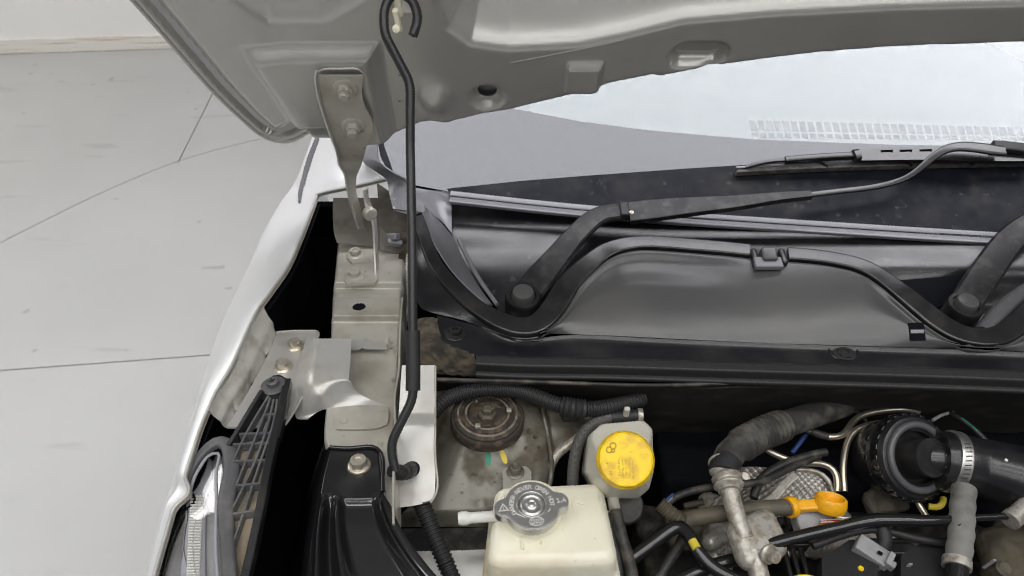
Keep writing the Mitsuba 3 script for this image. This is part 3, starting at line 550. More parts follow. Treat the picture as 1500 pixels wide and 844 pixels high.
add('car__scuttle__seal', sweep(ext([P(x, y - 9, z + .004) for x, y, z in sealp]), rrect(1, 1, .35, 4), .007, .007, up=(0, 0, 1)), 'm_satin', 50)
add('car__scuttle__seal', sweep(ext([P(x, y + 15, z - .010) for x, y, z in sealp]), rrect(1, 1, .35, 4), .008, .007, up=(0, -.3, 1)), 'm_rubber', 50)
add('car__scuttle__seal', tube([P(x, y, z) for x, y, z in ((640, 556, .985), (800, 560, .982), (1000, 564, .98), (1160, 556, .982), (1300, 556, .982), (1560, 566, .98))], .0025, 8), 'm_hose', 50)
o, n = hit(shelf, 667, 489)
hexbolt('car__scuttle__plug', o, n, .014, .026, .005, 'm_satin', .8)
add('car__scuttle__plug_rim', put(trimesh.creation.torus(.0135, .0016, 28, 8), frame(o, n)), 'm_satin', 60)
o, n = hit(shelf, 1237, 519); hexbolt('car__scuttle__plug', o, n, .016, .028, .003, 'm_rubber', .8)
add('car__scuttle__plug_arch', put(trimesh.creation.torus(.017, .002, 28, 8), frame(o + A([0, .006, .001]), n)), 'm_satin', 60)
# firewall felt under the seal
fw = [[P(x, y, z) for x, y, z in ((630, 556, .975), (800, 562, .975), (1000, 566, .975), (1250, 566, .975), (1570, 575, .975))], [Yp(630, 590, .735), Yp(800, 590, .735), Yp(1000, 610, .715), Yp(1250, 595, .715), Yp(1570, 610, .715)], [Yp(630, 640, .75), Yp(800, 640, .75), Yp(1000, 640, .75), Yp(1250, 640, .75), Yp(1570, 650, .75)]]
fw = [ext(r) for r in fw]
fw.append([A([q[0], .80, .50]) for q in fw[-1]])
add('car__firewall', patch(fw, 60, 30, .003, lambda S, Tt, g: .004 * meshkit.fbm(g * 30, 3), up=(0, -1, .2)), 'm_felt', 60)
# A-pillar foot trim and the fin behind the lip
tri = [[P(538, 190, 1.125), P(545, 188, 1.127), P(553, 186, 1.13)], [P(531, 233, 1.108), P(545, 236, 1.115), P(558, 240, 1.118)], [P(548, 250, 1.10), P(562, 248, 1.108), P(580, 256, 1.105)], [P(566, 264, 1.088), P(583, 261, 1.096), P(599, 268, 1.092)], [P(571, 288, 1.074), P(588, 286, 1.078), P(604, 286, 1.076)], [P(576, 306, 1.064), P(592, 308, 1.062), P(607, 310, 1.058)]]
add('car__pillar_trim', patch(tri, 20, 40, .002), 'm_trim', 60)
add('car__pillar_trim__corner', patch([[P(596, 272, 1.088), P(625, 278, 1.08), P(660, 281, 1.075)], [P(600, 290, 1.074), P(628, 292, 1.07), P(661, 296, 1.062)], [P(606, 309, 1.058), P(634, 316, 1.052), P(662, 342, 1.042)]], 24, 18, .002), 'm_trim', 60)
add('car__pillar_trim__step', patch([[P(575, 290, 1.075), P(600, 294, 1.07), P(621, 297, 1.066)], [P(577, 308, 1.060), P(600, 314, 1.054), P(617, 312, 1.052)]], 20, 8, .004), 'm_trim', 60)
fl_ = [(623, 304, 1.058), (617, 320, 1.052), (637, 360, 1.04), (660, 396, 1.03), (690, 428, 1.02), (715, 449, 1.013)]
fr_ = [(625, 305, 1.06), (652, 333, 1.048), (666, 352, 1.042), (678, 378, 1.033), (697, 412, 1.023), (722, 447, 1.013)]
add('car__scuttle__fin', patch([Ps(fl_), [a * .5 + b * .5 + A([0, 0, .004]) for a, b in zip(Ps(fl_), Ps(fr_))], Ps(fr_)], 50, 12, .003), 'm_fin', 60)
add('car__scuttle__fin_edge', tube([q + A([0, 0, .0015]) for q in Ps(fl_)[1:]], .0012, 6), 'm_trim', 60)
add('car__scuttle__fin_edge', tube([P(672, 350, 1.041), P(690, 388, 1.030), P(706, 415, 1.022), P(728, 446, 1.013)], .003, 8), 'm_trim', 60)
# foam block at the scuttle's end
fo = [[P(611, 467, 1.006), P(628, 465, 1.010), P(642, 466, 1.008)], [P(611, 492, 1.0), P(630, 490, 1.006), P(648, 496, 1.002)], [P(611, 512, .997), P(640, 506, 1.004), P(690, 518, 1.0)], [P(612, 540, .974), P(645, 542, .976), P(702, 545, .976)], [P(614, 546, .966), P(645, 548, .966), P(700, 552, .968)]]
add('car__foam_block', patch(fo, 70, 60, .004, lambda S, Tt, g: .006 * (meshkit.fbm(g * 140, 3) - .5)), 'm_foam', 60)
add('car__foam_block', patch([[Yp(588, 340, .975), Yp(601, 340, .975)], [Yp(584, 375, .955), Yp(603, 375, .955)], [Yp(588, 415, .93), Yp(602, 415, .93)]], 14, 40, .004, lambda S, Tt, g: .008 * (meshkit.fbm(g * 120, 3) - .3), up=(0, -1, .4)), 'm_foam', 60)

# ------------------------------------------------------------------ wipers
def wiper(key, label, pts, pivot, r):
    thing(key, label, 'wiper', 'windscreen wipers')
    add(key + '__arm', sweep([q for q, w in pts], [(.5, -.5), (.5, .1), (.42, .42), (.2, .5), (-.2, .5), (-.42, .42), (-.5, .1), (-.5, -.5)], [w * 1.08 for q, w in pts], .009, up=(0, -.35, .94)), 'm_arm', 25)
    n = nrm((0, -.25, 1))
    add(key + '__hub', lathe([(0, -.02), (r, -.02), (r, .004), (r * .92, .008), (r * .72, .008), (r * .70, .005), (0, .005)], pivot, n, 40), 'm_satin', 30)
    add(key + '__cap', lathe([(0, 0), (r * .62, 0), (r * .62, .013), (r * .54, .0160), (r * .3, .0172), (0, .0175)], pivot, n, 36), 'm_cover', 40)
wp = P(766, 439, 1.012)
wiper('wiper', 'complete black windscreen wiper with a bent arm lying across the scuttle', [(P(770, 432, 1.014), .036), (P(790, 408, 1.022), .038), (P(815, 378, 1.034), .033), (P(842, 346, 1.050), .029), (P(862, 326, 1.060), .028), (P(884, 313, 1.067), .027), (P(905, 310, 1.070), .026), (P(919, 308, 1.071), .025)], wp, .0235)
labels['wiper'].pop('group')
g1 = [(922, 312, 30), (960, 308, 29), (1020, 302, 24), (1080, 297, 18), (1130, 291, 13), (1188, 286, 9)]
def gz(i): return G(g1[i][0], g1[i][1], .018)
add('wiper__knuckle', rbox((.016, .026, .014), .003, P(916, 309, 1.072), (0, -.35, .94)), 'm_rubber', 30)
add('wiper__rivet', lathe([(0, 0), (.003, 0), (.003, .002), (0, .003)], P(925, 312, 1.082), (0, -.5, .85), 14), 'm_bolt', 40)
z0 = [1.073, 1.078, 1.085, 1.091, 1.096, 1.10]
add('wiper__channel', sweep([P(x, y, z) for (x, y, w), z in zip(g1, z0)], rrect(1, 1, .08, 2), [w * .00118 for *_, w in g1], .009, up=(0, -.4, .9)), 'm_arm', 30)
add('wiper__rod', sweep([G(x, y, o_) for x, y, o_ in ((1180, 286, .03), (1240, 279, .028), (1310, 267, .030), (1330, 259, .033), (1352, 243, .037), (1376, 224, .042), (1392, 217, .044), (1412, 215, .044), (1450, 219, .043), (1472, 222, .042))], rrect(1, 1, .25, 2), [.0085] * 4 + [.0095, .011, .013, .016, .018, .016], .005, up=GN), 'm_satin', 40)
bl_ = [(1078, 252), (1150, 248), (1255, 244), (1400, 240), (1540, 238)]
add('wiper__blade', sweep([G(x, y, .008) for x, y in bl_], rrect(1, 1, .2, 2), .009, .012, up=GN), 'm_mesh', 40)
add('wiper__blade_spine', sweep([G(x, y - 6, .015) for x, y in bl_], rrect(1, 1, .2, 2), .0035, .004, up=GN), 'm_trim', 40)
add('wiper__bow', sweep([G(*q) for q in ((1086, 247, .012), (1100, 243, .018), (1120, 238, .022), (1152, 235, .024))], SQ, .005, .005, up=GN), 'm_satin', 40)
add('wiper__bow', sweep([G(*q) for q in ((1150, 235, .024), (1200, 231, .026), (1256, 228, .028))], rrect(1, 1, .25, 3), .0095, .010, up=GN), 'm_satin', 40)
bow = sheet([gp(*q, .029) for q in ((1253, 219), (1300, 216), (1400, 213), (1480, 211), (1520, 212), (1520, 236), (1440, 236), (1350, 234), (1256, 235))], frame(GO + GN * .029, GN), None, .006,
            holes=[[gp(x, y, .029) for x, y in ((a, 220 - (a - 1290) * .02), (a + 18, 219.4 - (a - 1290) * .02), (a + 18, 223.5 - (a - 1290) * .02), (a, 224 - (a - 1290) * .02))] for a in (1290, 1318, 1347, 1376)])
add('wiper__bow', bow, 'm_satin', 20)
add('wiper__bow_collar', sweep([G(1250, 229, .030), G(1258, 228, .030)], rrect(1, 1, .3, 3), .018, .014, up=GN, straight=True), 'm_satin', 40)
for x0 in (1166, 1290, 1380, 1460): add('wiper__bow_claw', sweep([G(x0, 237 - (x0 - 1166) * .012, .024), G(x0 + 22, 236 - (x0 - 1166) * .012, .024), G(x0 + 40, 240 - (x0 - 1166) * .012, .016), G(x0 + 46, 245 - (x0 - 1166) * .02, .012)], SQ, .0035, .004, up=GN), 'm_satin', 40)
add('wiper__bow_tail', sweep([G(1455, 214, .034), G(1490, 217, .034), G(1530, 226, .030)], SQ, .016, .010, up=GN), 'm_rubber', 40)
wiper('wiper_001', 'second black wiper, cut off by the right edge of the picture', [(P(1414, 446, 1.014), .034), (P(1428, 424, 1.024), .036), (P(1448, 394, 1.036), .036), (P(1468, 366, 1.05), .035), (P(1490, 342, 1.06), .033), (P(1520, 322, 1.07), .030), (P(1570, 300, 1.08), .026)], P(1411, 452, 1.012), .022)
labels['wiper_001'].pop('group')
# ------------------------------------------------------------------ strut tower
tw = [[(625, 560, .935), (690, 556, .945), (745, 562, .942), (785, 575, .935), (818, 590, .92)],
      [(636, 600, .915), (690, 590, .938), (745, 592, .938), (785, 605, .928), (812, 625, .91)],
      [(634, 650, .898), (690, 640, .922), (742, 640, .922), (786, 645, .915), (808, 655, .90)],
      [(625, 690, .886), (680, 680, .902), (742, 678, .902), (786, 680, .898), (806, 684, .888)],
      [(605, 735, .876), (665, 728, .880), (735, 724, .880), (780, 720, .880), (802, 712, .872)],
      [(590, 752, .868), (660, 752, .868), (730, 752, .868), (775, 748, .868), (800, 735, .862)],
      [(585, 772, .846), (660, 772, .846), (730, 772, .846), (775, 768, .846), (800, 760, .842)]]
tower = patch([Ps(r) for r in tw], 70, 60, .002); add('car__strut_tower', tower, 'm_tower', 60)
add('car__strut_tower__front_wall', patch([[P(570, 775, .845), P(660, 774, .845), P(800, 770, .842)], [P(570, 850, .79), P(660, 850, .79), P(800, 850, .79)]], 20, 10, .002, up=(0, -1, .2)), 'm_hose', 40)
add('car__strut_tower__lower_box', rbox((.10, .05, .03), .004, P(668, 838, .80), (0, -.4, 1)), 'm_inner', 30)
so, sn = hit(tower, 714, 614); sn = nrm((0.02, -.10, 1)); so = so + sn * .007
add('car__strut_tower__mount', lathe([(0, -.012), (.040, -.012), (.040, .001), (.037, .0035), (.033, .0042), (.030, .002), (.0275, .0045), (.0240, .0045), (.022, -.004), (.018, -.007), (0, -.007)], so, sn, 56), 'm_rust', 40)
add('car__strut_tower__mount__worn_ring', put(trimesh.creation.torus(.0350, .0016, 56, 8), frame(so + sn * .0032, sn)), 'm_pale', 60)
add('car__strut_tower__mount__worn_ring', put(trimesh.creation.torus(.0255, .0014, 56, 8), frame(so + sn * .0040, sn)), 'm_pale', 60)
add('car__strut_tower__mount__well', lathe([(0, -.0068), (.0208, -.0068), (.0208, -.006), (0, -.006)], so, sn, 40), 'm_void', 40)
add('car__strut_tower__mount__flange', lathe([(.030, -.014), (.0445, -.014), (.0445, -.004), (.0425, -.0015), (.036, -.001), (.030, -.003)], so, sn, 56), 'm_rust', 40)
add('car__strut_tower__rod_nut', lathe([(0, -.004), (.0115, -.004), (.0115, .004), (.008, .007), (.008, .013), (.006, .015), (.006, .012), (0, .012)], so, sn, 6), 'm_brown', 30)
for i in range(3):
    a = 2.2 + i * 2.1; add('car__strut_tower__mount__lug', rbox((.006, .006, .004), .001, so + A([.026 * math.cos(a), .026 * math.sin(a), .0048]), sn), 'm_alu', 30)
def drop(key, px, py, w, l, m, tilt=0.0):
    o, n = hit(tower, px, py); y = nrm(n * 0 + A([tilt, -1, 0]) - n * n[1] * -1); 
    pg = [(w * .5 * math.sin(a) * (.55 + .45 * (0.5 - .5 * math.cos(a))), -l / 2 * math.cos(a)) for a in np.linspace(0, 2 * np.pi, 24)[:-1]]
    f = frame(o + n * .0006, n, np.cross(y, n)); add(key, sheet(pg, f, None, .0012), m, False)
drop('car__strut_tower__paint_mark', 715, 668, .0085, .024, 'm_green', .05); drop('car__strut_tower__paint_mark', 737, 667, .008, .021, 'm_yellowpaint', .28)
for x, y, w in ((723, 655, .012), (744, 650, .010), (750, 644, .010), (733, 654, .006), (708, 652, .005), (776, 632, .011), (784, 640, .008), (789, 655, .006), (770, 656, .006)):
    drop('car__strut_tower__rust_spot', x, y, w, w * .7, 'm_redpaint' if x < 755 else 'm_rust', .3)
tabz = hit(tower, 755, 700)[0][2] + .004
o, n = hit(tower, 757, 690)
flat([(737, 722), (736, 690), (742, 683), (771, 683), (778, 690), (779, 724)], o[2] + .003, 'm_cream', 'car__strut_tower__tab', .003)
o = P(755, 692, o[2] + .004); hexbolt('car__strut_tower__nut', o, (0, -.1, 1), .0115, .021, .008, 'm_tower', 0, .0035)
gus = [[P(786, 590, .93), P(820, 590, .93), P(880, 590, .925)], [P(796, 618, .915), P(826, 612, .918), P(890, 598, .918)], [P(806, 668, .892), P(832, 652, .905), P(896, 600, .912)]]
add('car__strut_tower__gusset', patch(gus, 24, 20, .002), 'm_tower', 50)
add('car__strut_tower__gusset_edge', tube([P(803, 706, .872), P(806, 684, .886), P(816, 666, .898), (P(842, 646, .908)), P(870, 620, .913), P(897, 598, .916)], .0058, 10), 'm_alu', 60)
add('car__strut_tower__weld_flange', tube([P(793, 590, .935), P(800, 625, .918), P(806, 660, .903), P(808, 690, .888), P(804, 715, .874)], .003, 8), 'm_tower', 60)

# ------------------------------------------------------------------ black front cross member
cy = [(655, 483, 556, .965), (690, 473, 560, .963), (720, 467, 563, .961), (735, 465, 565, .960), (760, 461, 572, .957), (785, 457, 585, .953), (810, 454, 602, .949), (850, 450, 634, .943), (900, 445, 680, .935)]
rows = []
for y, a, b, z in cy:
    rows.append([P(a - 10, y + 6, z - .05), P(a, y, z - .004)] + [P(a + (b - a) * k, y, z) for k in (.06, .25, .5, .75, .94)] + [P(b, y + 2, z - .006), P(b + 4, y + 14, z - .03)])
def ribs(S, Tt, g):
    on_ = sstep(.25, .48, Tt)
    arch = sstep(.30, .40, Tt + .35 * (S - .52) ** 2 - .02)
    r = lambda c, w: np.exp(-((S - c) / w) ** 2)
    return on_ * (.007 * r(.27, .035) + .006 * r(.40, .025) - .008 * r(.335, .03) + .007 * r(.72, .03) - .009 * r(.79, .03) + .006 * r(.86, .028)) - arch * .004 * sstep(.42, .46, S) * (1 - sstep(.64, .69, S))
cross = patch(rows, 140, 90, .002, ribs); add('car__cross_member', cross, 'm_gloss', 60)
add('car__cross_member__edge', tube([P(483, 655, .967), P(520, 656, .967), P(550, 656, .967), P(558, 664, .966), P(561, 690, .965), P(561, 720, .963)], .0022, 8), 'm_gloss', 60)
o, n = hit(cross, 526, 682); hexbolt('car__cross_member__bolt', o, n, .0165, .024, .008, 'm_bolt', .8)
add('car__cross_member__washer_seal', put(trimesh.creation.torus(.0118, .0012, 28, 8), frame(o, n)), 'm_brown', 60)

# ------------------------------------------------------------------ headlamp
thing('headlamp', 'clear ribbed headlamp with black slatted bracket at the front wing', 'headlamp')
ln = [[P(277, 721, .948), P(288, 690, .950), P(304, 664, .953), P(322, 655, .956)], [P(262, 752, .941), P(284, 742, .945), P(306, 730, .950), P(328, 722, .954)], [P(244, 795, .933), P(274, 796, .938), P(302, 792, .943), P(328, 788, .948)], [P(227, 850, .922), P(262, 850, .928), P(296, 850, .934), P(332, 850, .940)]]
add('headlamp__lens', patch(ln, 40, 40, .003), 'm_lens', 60)
inn = [[q + A([.001, .0, -.014]) for q in r] for r in ln]
add('headlamp__reflector', patch(inn, 40, 40, .002, lambda S, Tt, g: .004 * np.exp(-((S - .84) / .04) ** 2) - .006 * np.exp(-((S - .16) / .10) ** 2)), 'm_bowl', 60)
strip = [P(290, 722, .940), P(287, 760, .936), P(285, 800, .931), P(283, 850, .925)]
add('headlamp__light_guide', sweep(strip, rrect(1, 1, .2, 2), [.020, .020, .021, .023], .006), 'm_reflect', 40)
for i in range(30):
    y = 728 + i * 4.2; x = np.interp(y, (722, 760, 800, 850), (290, 287, 285, 283)); z = np.interp(y, (722, 760, 800, 850), (.940, .936, .931, .925)) + .0035
    add('headlamp__light_guide__rib', sweep([P(x - 9.5, y, z), P(x + 9.5, y, z)], SQ, .0016, .003, straight=True), 'm_whitepl', 30)
add('headlamp__light_guide__cap', patch([[P(305, 672, .945), P(309, 672, .945)], [P(298, 697, .943), P(311, 697, .943)], [P(284, 721, .941), P(312, 721, .942)]], 8, 12, .003), 'm_reflect', 30)
sealp_ = [(274, 714, .952), (281, 692, .955), (292, 672, .960), (306, 656, .965), (320, 648, .967), (332, 652, .967), (338, 668, .965), (339, 692, .962), (334, 720, .959), (331, 750, .955), (333, 790, .950), (336, 850, .942)]
add('headlamp__seal', sweep(Ps(sealp_), rrect(1, 1, .35, 4), [.006, .008, .010, .012, .014, .015, .016, .017, .017, .016, .014, .014], .010), 'm_lampgrey', 60)
add('headlamp__rim', tube(Ps([(278, 722, .951), (286, 697, .955), (297, 678, .959), (308, 666, .961), (318, 664, .962), (319, 680, .962), (317, 720, .958), (316, 790, .95), (319, 850, .943)]), .0018, 8), 'm_reflect', 60)
# the slatted bracket
SK = rrect(1, 1, .15, 2)
def rib(pts, w=.0028, h=.009, m='m_lampgrey', key='headlamp__rib'): add(key, sweep([P(*q) for q in pts], SK, w, h), m, 30)
rib([(385, 577, .988), (372, 598, .984), (352, 632, .975), (338, 655, .968)], .005, .014, 'm_rubber', 'headlamp__bracket_side')
rib([(420, 570, .990), (412, 606, .984), (404, 640, .976), (393, 690, .966), (378, 770, .952), (360, 850, .938)], .009, .013, 'm_satin', 'headlamp__bracket_side')
add('headlamp__bracket_side', sweep([P(423, 560, .989), P(414, 610, .983), P(406, 645, .974)], SK, .007, .012), 'm_satin', 30)
for pts in ([(395, 583, .988), (377, 612, .981), (356, 650, .971), (338, 690, .962)], [(397, 586, .988), (384, 622, .980), (364, 672, .967), (342, 728, .956)], [(402, 588, .987), (394, 622, .980), (370, 690, .965), (340, 752, .953)], [(407, 588, .987), (402, 620, .980), (385, 672, .968), (362, 742, .955), (338, 812, .945)], [(413, 588, .987), (409, 612, .981)]): rib(pts)
for a, b in (((352, 640, .973), (404, 638, .975)), ((343, 655, .969), (400, 653, .972)), ((343, 680, .964), (395, 678, .967)), ((340, 716, .958), (388, 712, .962)), ((337, 758, .952), (378, 752, .955)), ((388, 612, .981), (412, 610, .982))): rib([a, b], .0028, .010)
add('headlamp__bracket_floor', patch([[P(356, 640, .967), P(402, 640, .969)], [P(338, 720, .953), P(388, 720, .957)], [P(336, 850, .933), P(362, 850, .935)]], 12, 24, .003), 'm_dust', 40)
pad_ = [(384, 584), (386, 570), (393, 556), (400, 550), (410, 549), (419, 554), (424, 566), (422, 584), (416, 592), (392, 592)]
flat(pad_, .988, 'm_satin', 'headlamp__bracket_head', .010)
add('headlamp__screw', lathe([(0, 0), (.0145, 0), (.0145, .0015), (.0125, .003), (.0072, .0034), (.0068, .009), (.005, .0105), (.003, .0098), (0, .009)], P(401, 566, .9885), (0, -.1, 1), 32), 'm_greypl', 30)
scene['headlamp__screw']['bsdf'] = {'type': 'ref', 'id': 'm_lampgrey'}
for a in (0.6, 2.17): add('headlamp__screw__cross', put(trimesh.creation.box(extents=[.008, .0016, .001]), frame(P(401, 566, .9885) + A([0, -.001, .0098]), (0, -.1, 1), (math.cos(a), math.sin(a), 0))), 'm_rubber', False)
flat([(386, 618), (402, 618), (401, 640), (382, 640)], .971, 'm_bright', 'headlamp__bracket_window', .001)

# ------------------------------------------------------------------ bonnet prop rod
thing('bonnet_prop_rod', 'black bent steel rod holding the bonnet up', 'prop rod')
hk = [(605, 52, .030), (613, 27, .030), (606, 3, .030), (592, -9, .029), (574, -9, .026), (562, 14, .026), (563, 50, .023), (601, 122, .010), (601, 220, 0), (603, 320, 0), (605, 500, 0), (605, 584, 0), (574, 646, 0), (574, 668, 0), (580, 691, 0)]
hookp = bent([R(*q) for q in hk], .010)
add('bonnet_prop_rod__rod', tube(hookp, .0050, 14, straight=True), 'm_rod', 60)
add('bonnet_prop_rod__grip_sleeve', tube([R(604.5, 484), R(605, 530), R(605, 572)], .0078, 18, .01), 'm_rubber', 60)
e0 = R(578, 690); e1 = hit(apron, 603, 686)[0]
add('bonnet_prop_rod__bush', tube([e0 + A([-.004, 0, 0]), e0 * .6 + e1 * .4 + A([0, -.004, 0]), e1 + A([0, .004, -.004])], lambda t: .0062 + .0022 * sstep(.1, .25, t) - .001 * np.exp(-((t - .45) / .05) ** 2), 16, .002), 'm_rubber', 60)
thing('rod_clip', 'small yellowed plastic clip at the hook of the prop rod', 'clip')
add('rod_clip__socket', cat(rbox((.010, .010, .030), .003, R(583, 4, .018), (0, -.3, 1)), rbox((.006, .008, .026), .002, R(582, 30, .018), (-.1, -.3, 1)), lathe([(0, 0), (.005, 0), (.004, .004), (0, .005)], R(581, 43, .018), (0, -.9, .3), 14)), 'm_tank', 40)
add('rod_clip__tab', rbox((.014, .010, .020), .002, R(596, 4, .016), (0, -.3, 1)), 'm_whitepl', 40)

# ------------------------------------------------------------------ coolant tank
thing('coolant_tank', 'translucent white coolant tank with a round silver pressure cap', 'coolant tank')
def hullrows(secs, r):
    sp = m3.Manifold.sphere(r, 20)
    return tm(m3.Manifold.batch_hull([sp.translate(tuple(q)) for q in secs]))
tz = .917
c4 = [P(742, 722, tz), P(868, 716, tz), P(885, 802, tz - .006), P(733, 806, tz - .006)]
rr = .014
up_ = [q + A([0, 0, -rr]) for q in c4]; dn = [q + A([(.004 if i in (1, 2) else -.004), -.004 if i > 1 else 0, -.15]) for i, q in enumerate(c4)]
b1 = hullrows(up_ + dn, rr)
# a lower, slightly wider belly below a step, and the raised seat of the filler neck
lo_ = [q + A([(.006 if i in (1, 2) else -.006), -.006 if i > 1 else 0, -.030]) for i, q in enumerate(c4)]; lo2_ = [q + A([0, 0, -.13]) for q in lo_]
b2 = hullrows([q + A([0, 0, -rr]) for q in lo_] + lo2_, rr)
nk = P(779, 748, tz + .004)
neck = tm(m3.Manifold.cylinder(.06, .034, .030, 48)); neck.apply_translation([0, 0, -.045])
bt = man(b1) + man(b2) + man(put(neck, frame(nk, (0, -.06, 1))))
foot_ = tm(bt.refine_to_length(.004)); trimesh.smoothing.filter_taubin(foot_, iterations=24)
add('coolant_tank__tank', foot_, 'm_tank', 60)
mo = hit(foot_, 848, 733); s_ = rbox((.014, .009, .0022), .0008, mo[0], mo[1], (1, -.3, 0)); add('coolant_tank__moulded_mark', cat(s_, rbox((.004, .012, .0022), .0008, mo[0] + A([-.006, -.004, 0]), mo[1], (1, -.3, 0))), 'm_tank', 20)
add('coolant_tank__rib', tube([hit(foot_, 763, 790)[0], hit(foot_, 766, 806)[0] + A([0, 0, .001])], .0016, 8, straight=True), 'm_tank', 60)
s0, s1 = P(730, 756, .915), P(671, 760, .915)
add('coolant_tank__spout', tube([s0, s0 * .4 + s1 * .6, s0 * .2 + s1 * .8, s0 * .12 + s1 * .88, s1], lambda t: .0058 + .0016 * sstep(.70, .80, t) - .0012 * sstep(.9, 1, t), 20, .002), 'm_whitepl', 60)
# pressure cap: round body with two ears
cn = nrm((.02, -.14, 1)); co = P(779, 739, .944); cx = nrm((1, .16, 0))
from shapely.ops import unary_union
from shapely.geometry import Point
Rb = .0285
shape = unary_union([Point(0, 0).buffer(Rb, 48), Point(-.0285, .001).buffer(.0105, 32), Point(.0285, .001).buffer(.0105, 32)]).buffer(.008, 24).buffer(-.016, 24).buffer(.008, 24)
ca = [trimesh.creation.extrude_polygon(shape.buffer(-o_, 24), h_, engine='earcut') for o_, h_ in ((0, .010), (.0005, .0110), (.0012, .0117), (.0022, .0120))]
capm = tm(man(ca[0]) + man(ca[1]) + man(ca[2]) + man(ca[3]))
capm = tm(man(capm) - m3.Manifold.cylinder(.004, .0135, .0150, 48).translate((0, 0, .0095)))
cf = frame(co - cn * .012, cn, cx)
add('coolant_tank__cap', put(capm, cf), 'm_cap', 25)
add('coolant_tank__cap__boss', put(lathe([(0, 0), (.0125, 0), (.0130, .0012), (.0105, .0030), (.0090, .0022), (.0070, .0022), (.0060, .0034), (.0045, .0040), (.0030, .0028), (.0015, .0034), (0, .0034)], (0, 0, .0094), (0, 0, 1), 48), cf), 'm_cap', 30)
add('coolant_tank__cap__dome_ring', put(trimesh.creation.torus(.0150, .0012, 48, 10), cf @ trimesh.transformations.translation_matrix([0, 0, .0120])), 'm_cap', 60)
let = []
txt = 'DANGER·NEVER OPEN HOT'
a0, a1 = math.radians(200), math.radians(-8)
for i, ch in enumerate(txt):
    if ch == ' ': continue
    a = a0 + (a1 - a0) * i / (len(txt) - 1); g_ = meshkit.text_mesh(ch, .0046, .0006, bold=True); w_ = g_.bounds[:, 0].mean(); g_.apply_translation([-w_, 0, 0])
    let.append(put(g_, trimesh.transformations.translation_matrix([.0188 * math.cos(a), .0188 * math.sin(a), .0118]) @ trimesh.transformations.rotation_matrix(a - math.pi / 2, [0, 0, 1])))
tri_ = Polygon([(0, .0052), (.0055, -.0040), (-.0055, -.0040)]); tr_ = trimesh.creation.extrude_polygon(tri_.difference(tri_.buffer(-.0011)), .0006, engine='earcut'); tr_.apply_translation([-.0295, .0005, .0118]); let.append(tr_)
ex = meshkit.text_mesh('!', .0038, .0006, bold=True); ex.apply_translation([-.0295 - ex.bounds[:, 0].mean(), -.0026, .0118]); let.append(ex)
bar_ = meshkit.text_mesh('1.4', .0050, .0006, bold=True); bar_.apply_translation([.0255, -.0018, .0118]); let.append(bar_)
add('coolant_tank__cap__lettering', put(cat(*let), cf), 'm_caplight', False)
lg = Point(0, 0).buffer(.0062, 24); lg = __import__('shapely').affinity.scale(lg, 1.25, .8); lgm = trimesh.creation.extrude_polygon(lg.difference(lg.buffer(-.0008)), .0006, engine='earcut'); lgm.apply_translation([.0015, -.0200, .0118])
lt = meshkit.text_mesh('GID', .0046, .0006, bold=True); lt.apply_translation([.0015 - lt.bounds[:, 0].mean(), -.0223, .0118]); add('coolant_tank__cap__emblem', put(cat(lgm, lt), cf), 'm_caplight', False)
dash_ = [rbox((.005, .0011, .0008), .0003) for _ in range(3)]
for m_, (x, y, a) in zip(dash_, ((-.0150, -.0100, -.6), (-.0115, -.0125, -.6), (.0165, -.0095, .9))): m_.apply_transform(trimesh.transformations.translation_matrix([x, y, .0122]) @ trimesh.transformations.rotation_matrix(a, [0, 0, 1]))
add('coolant_tank__cap__stamped_dash', put(cat(*dash_), cf), 'm_caplight', False)

# ------------------------------------------------------------------ brake fluid reservoir
thing('brake_fluid_reservoir', 'milky brake fluid reservoir with a worn yellow screw cap', 'reservoir')
bn = nrm((-.10, -.66, .74)); bo = P(917, 673, .995)
bs = []
for (x, y, z, d) in ((872, 640, .955, 0), (884, 629, .955, 0), (940, 624, .955, 0), (948, 632, .955, 0), (866, 690, .925, 0), (878, 712, .905, 0), (892, 722, .90, 0), (932, 722, .90, 0), (944, 712, .905, 0), (950, 690, .92, 0)): bs.append(P(x, y, z))
bs2 = [q + A([.002, .05, -.055]) for q in bs]
body = hullrows(bs + bs2 + [P(890, 700, .955), P(935, 700, .955)], .006)
collar = put(tm(m3.Manifold.cylinder(.05, .024, .024, 40).translate((0, 0, -.055))), frame(bo, bn))
body = tm((man(body) + man(collar)).refine_to_length(.005)); trimesh.smoothing.filter_taubin(body, iterations=12)
add('brake_fluid_reservoir__body', body, 'm_milk', 60)
bf = frame(bo, bn, (1, 0, 0))
Rc = .0282
teeth = tm(man(lathe([(0, -.020), (Rc, -.020), (Rc, -.004), (Rc - .0012, -.0012), (Rc - .003, 0), (0, .0004)], (0, 0, 0), (0, 0, 1), 72)))
add('brake_fluid_reservoir__cap', put(teeth, bf), 'm_yellow', 30)
add('brake_fluid_reservoir__cap__lower_rim', put(lathe([(0, -.023), (Rc + .0015, -.023), (Rc + .0018, -.017), (Rc + .0008, -.015), (0, -.015)], (0, 0, 0), (0, 0, 1), 72), bf), 'm_yellow', 30)
add('brake_fluid_reservoir__cap__raised_edge', put(trimesh.creation.torus(Rc - .0022, .0009, 64, 8), bf), 'm_yellow', 60)
for i in range(30):
    a = i / 30 * 2 * np.pi; add('brake_fluid_reservoir__cap__grip', put(rbox((.0014, .0022, .010), .0005, (Rc * math.cos(a), Rc * math.sin(a), -.0095), (0, 0, 1), (math.cos(a), math.sin(a), 0), 6), bf), 'm_yellow', 30)
words = []
r3 = np.random.default_rng(5)
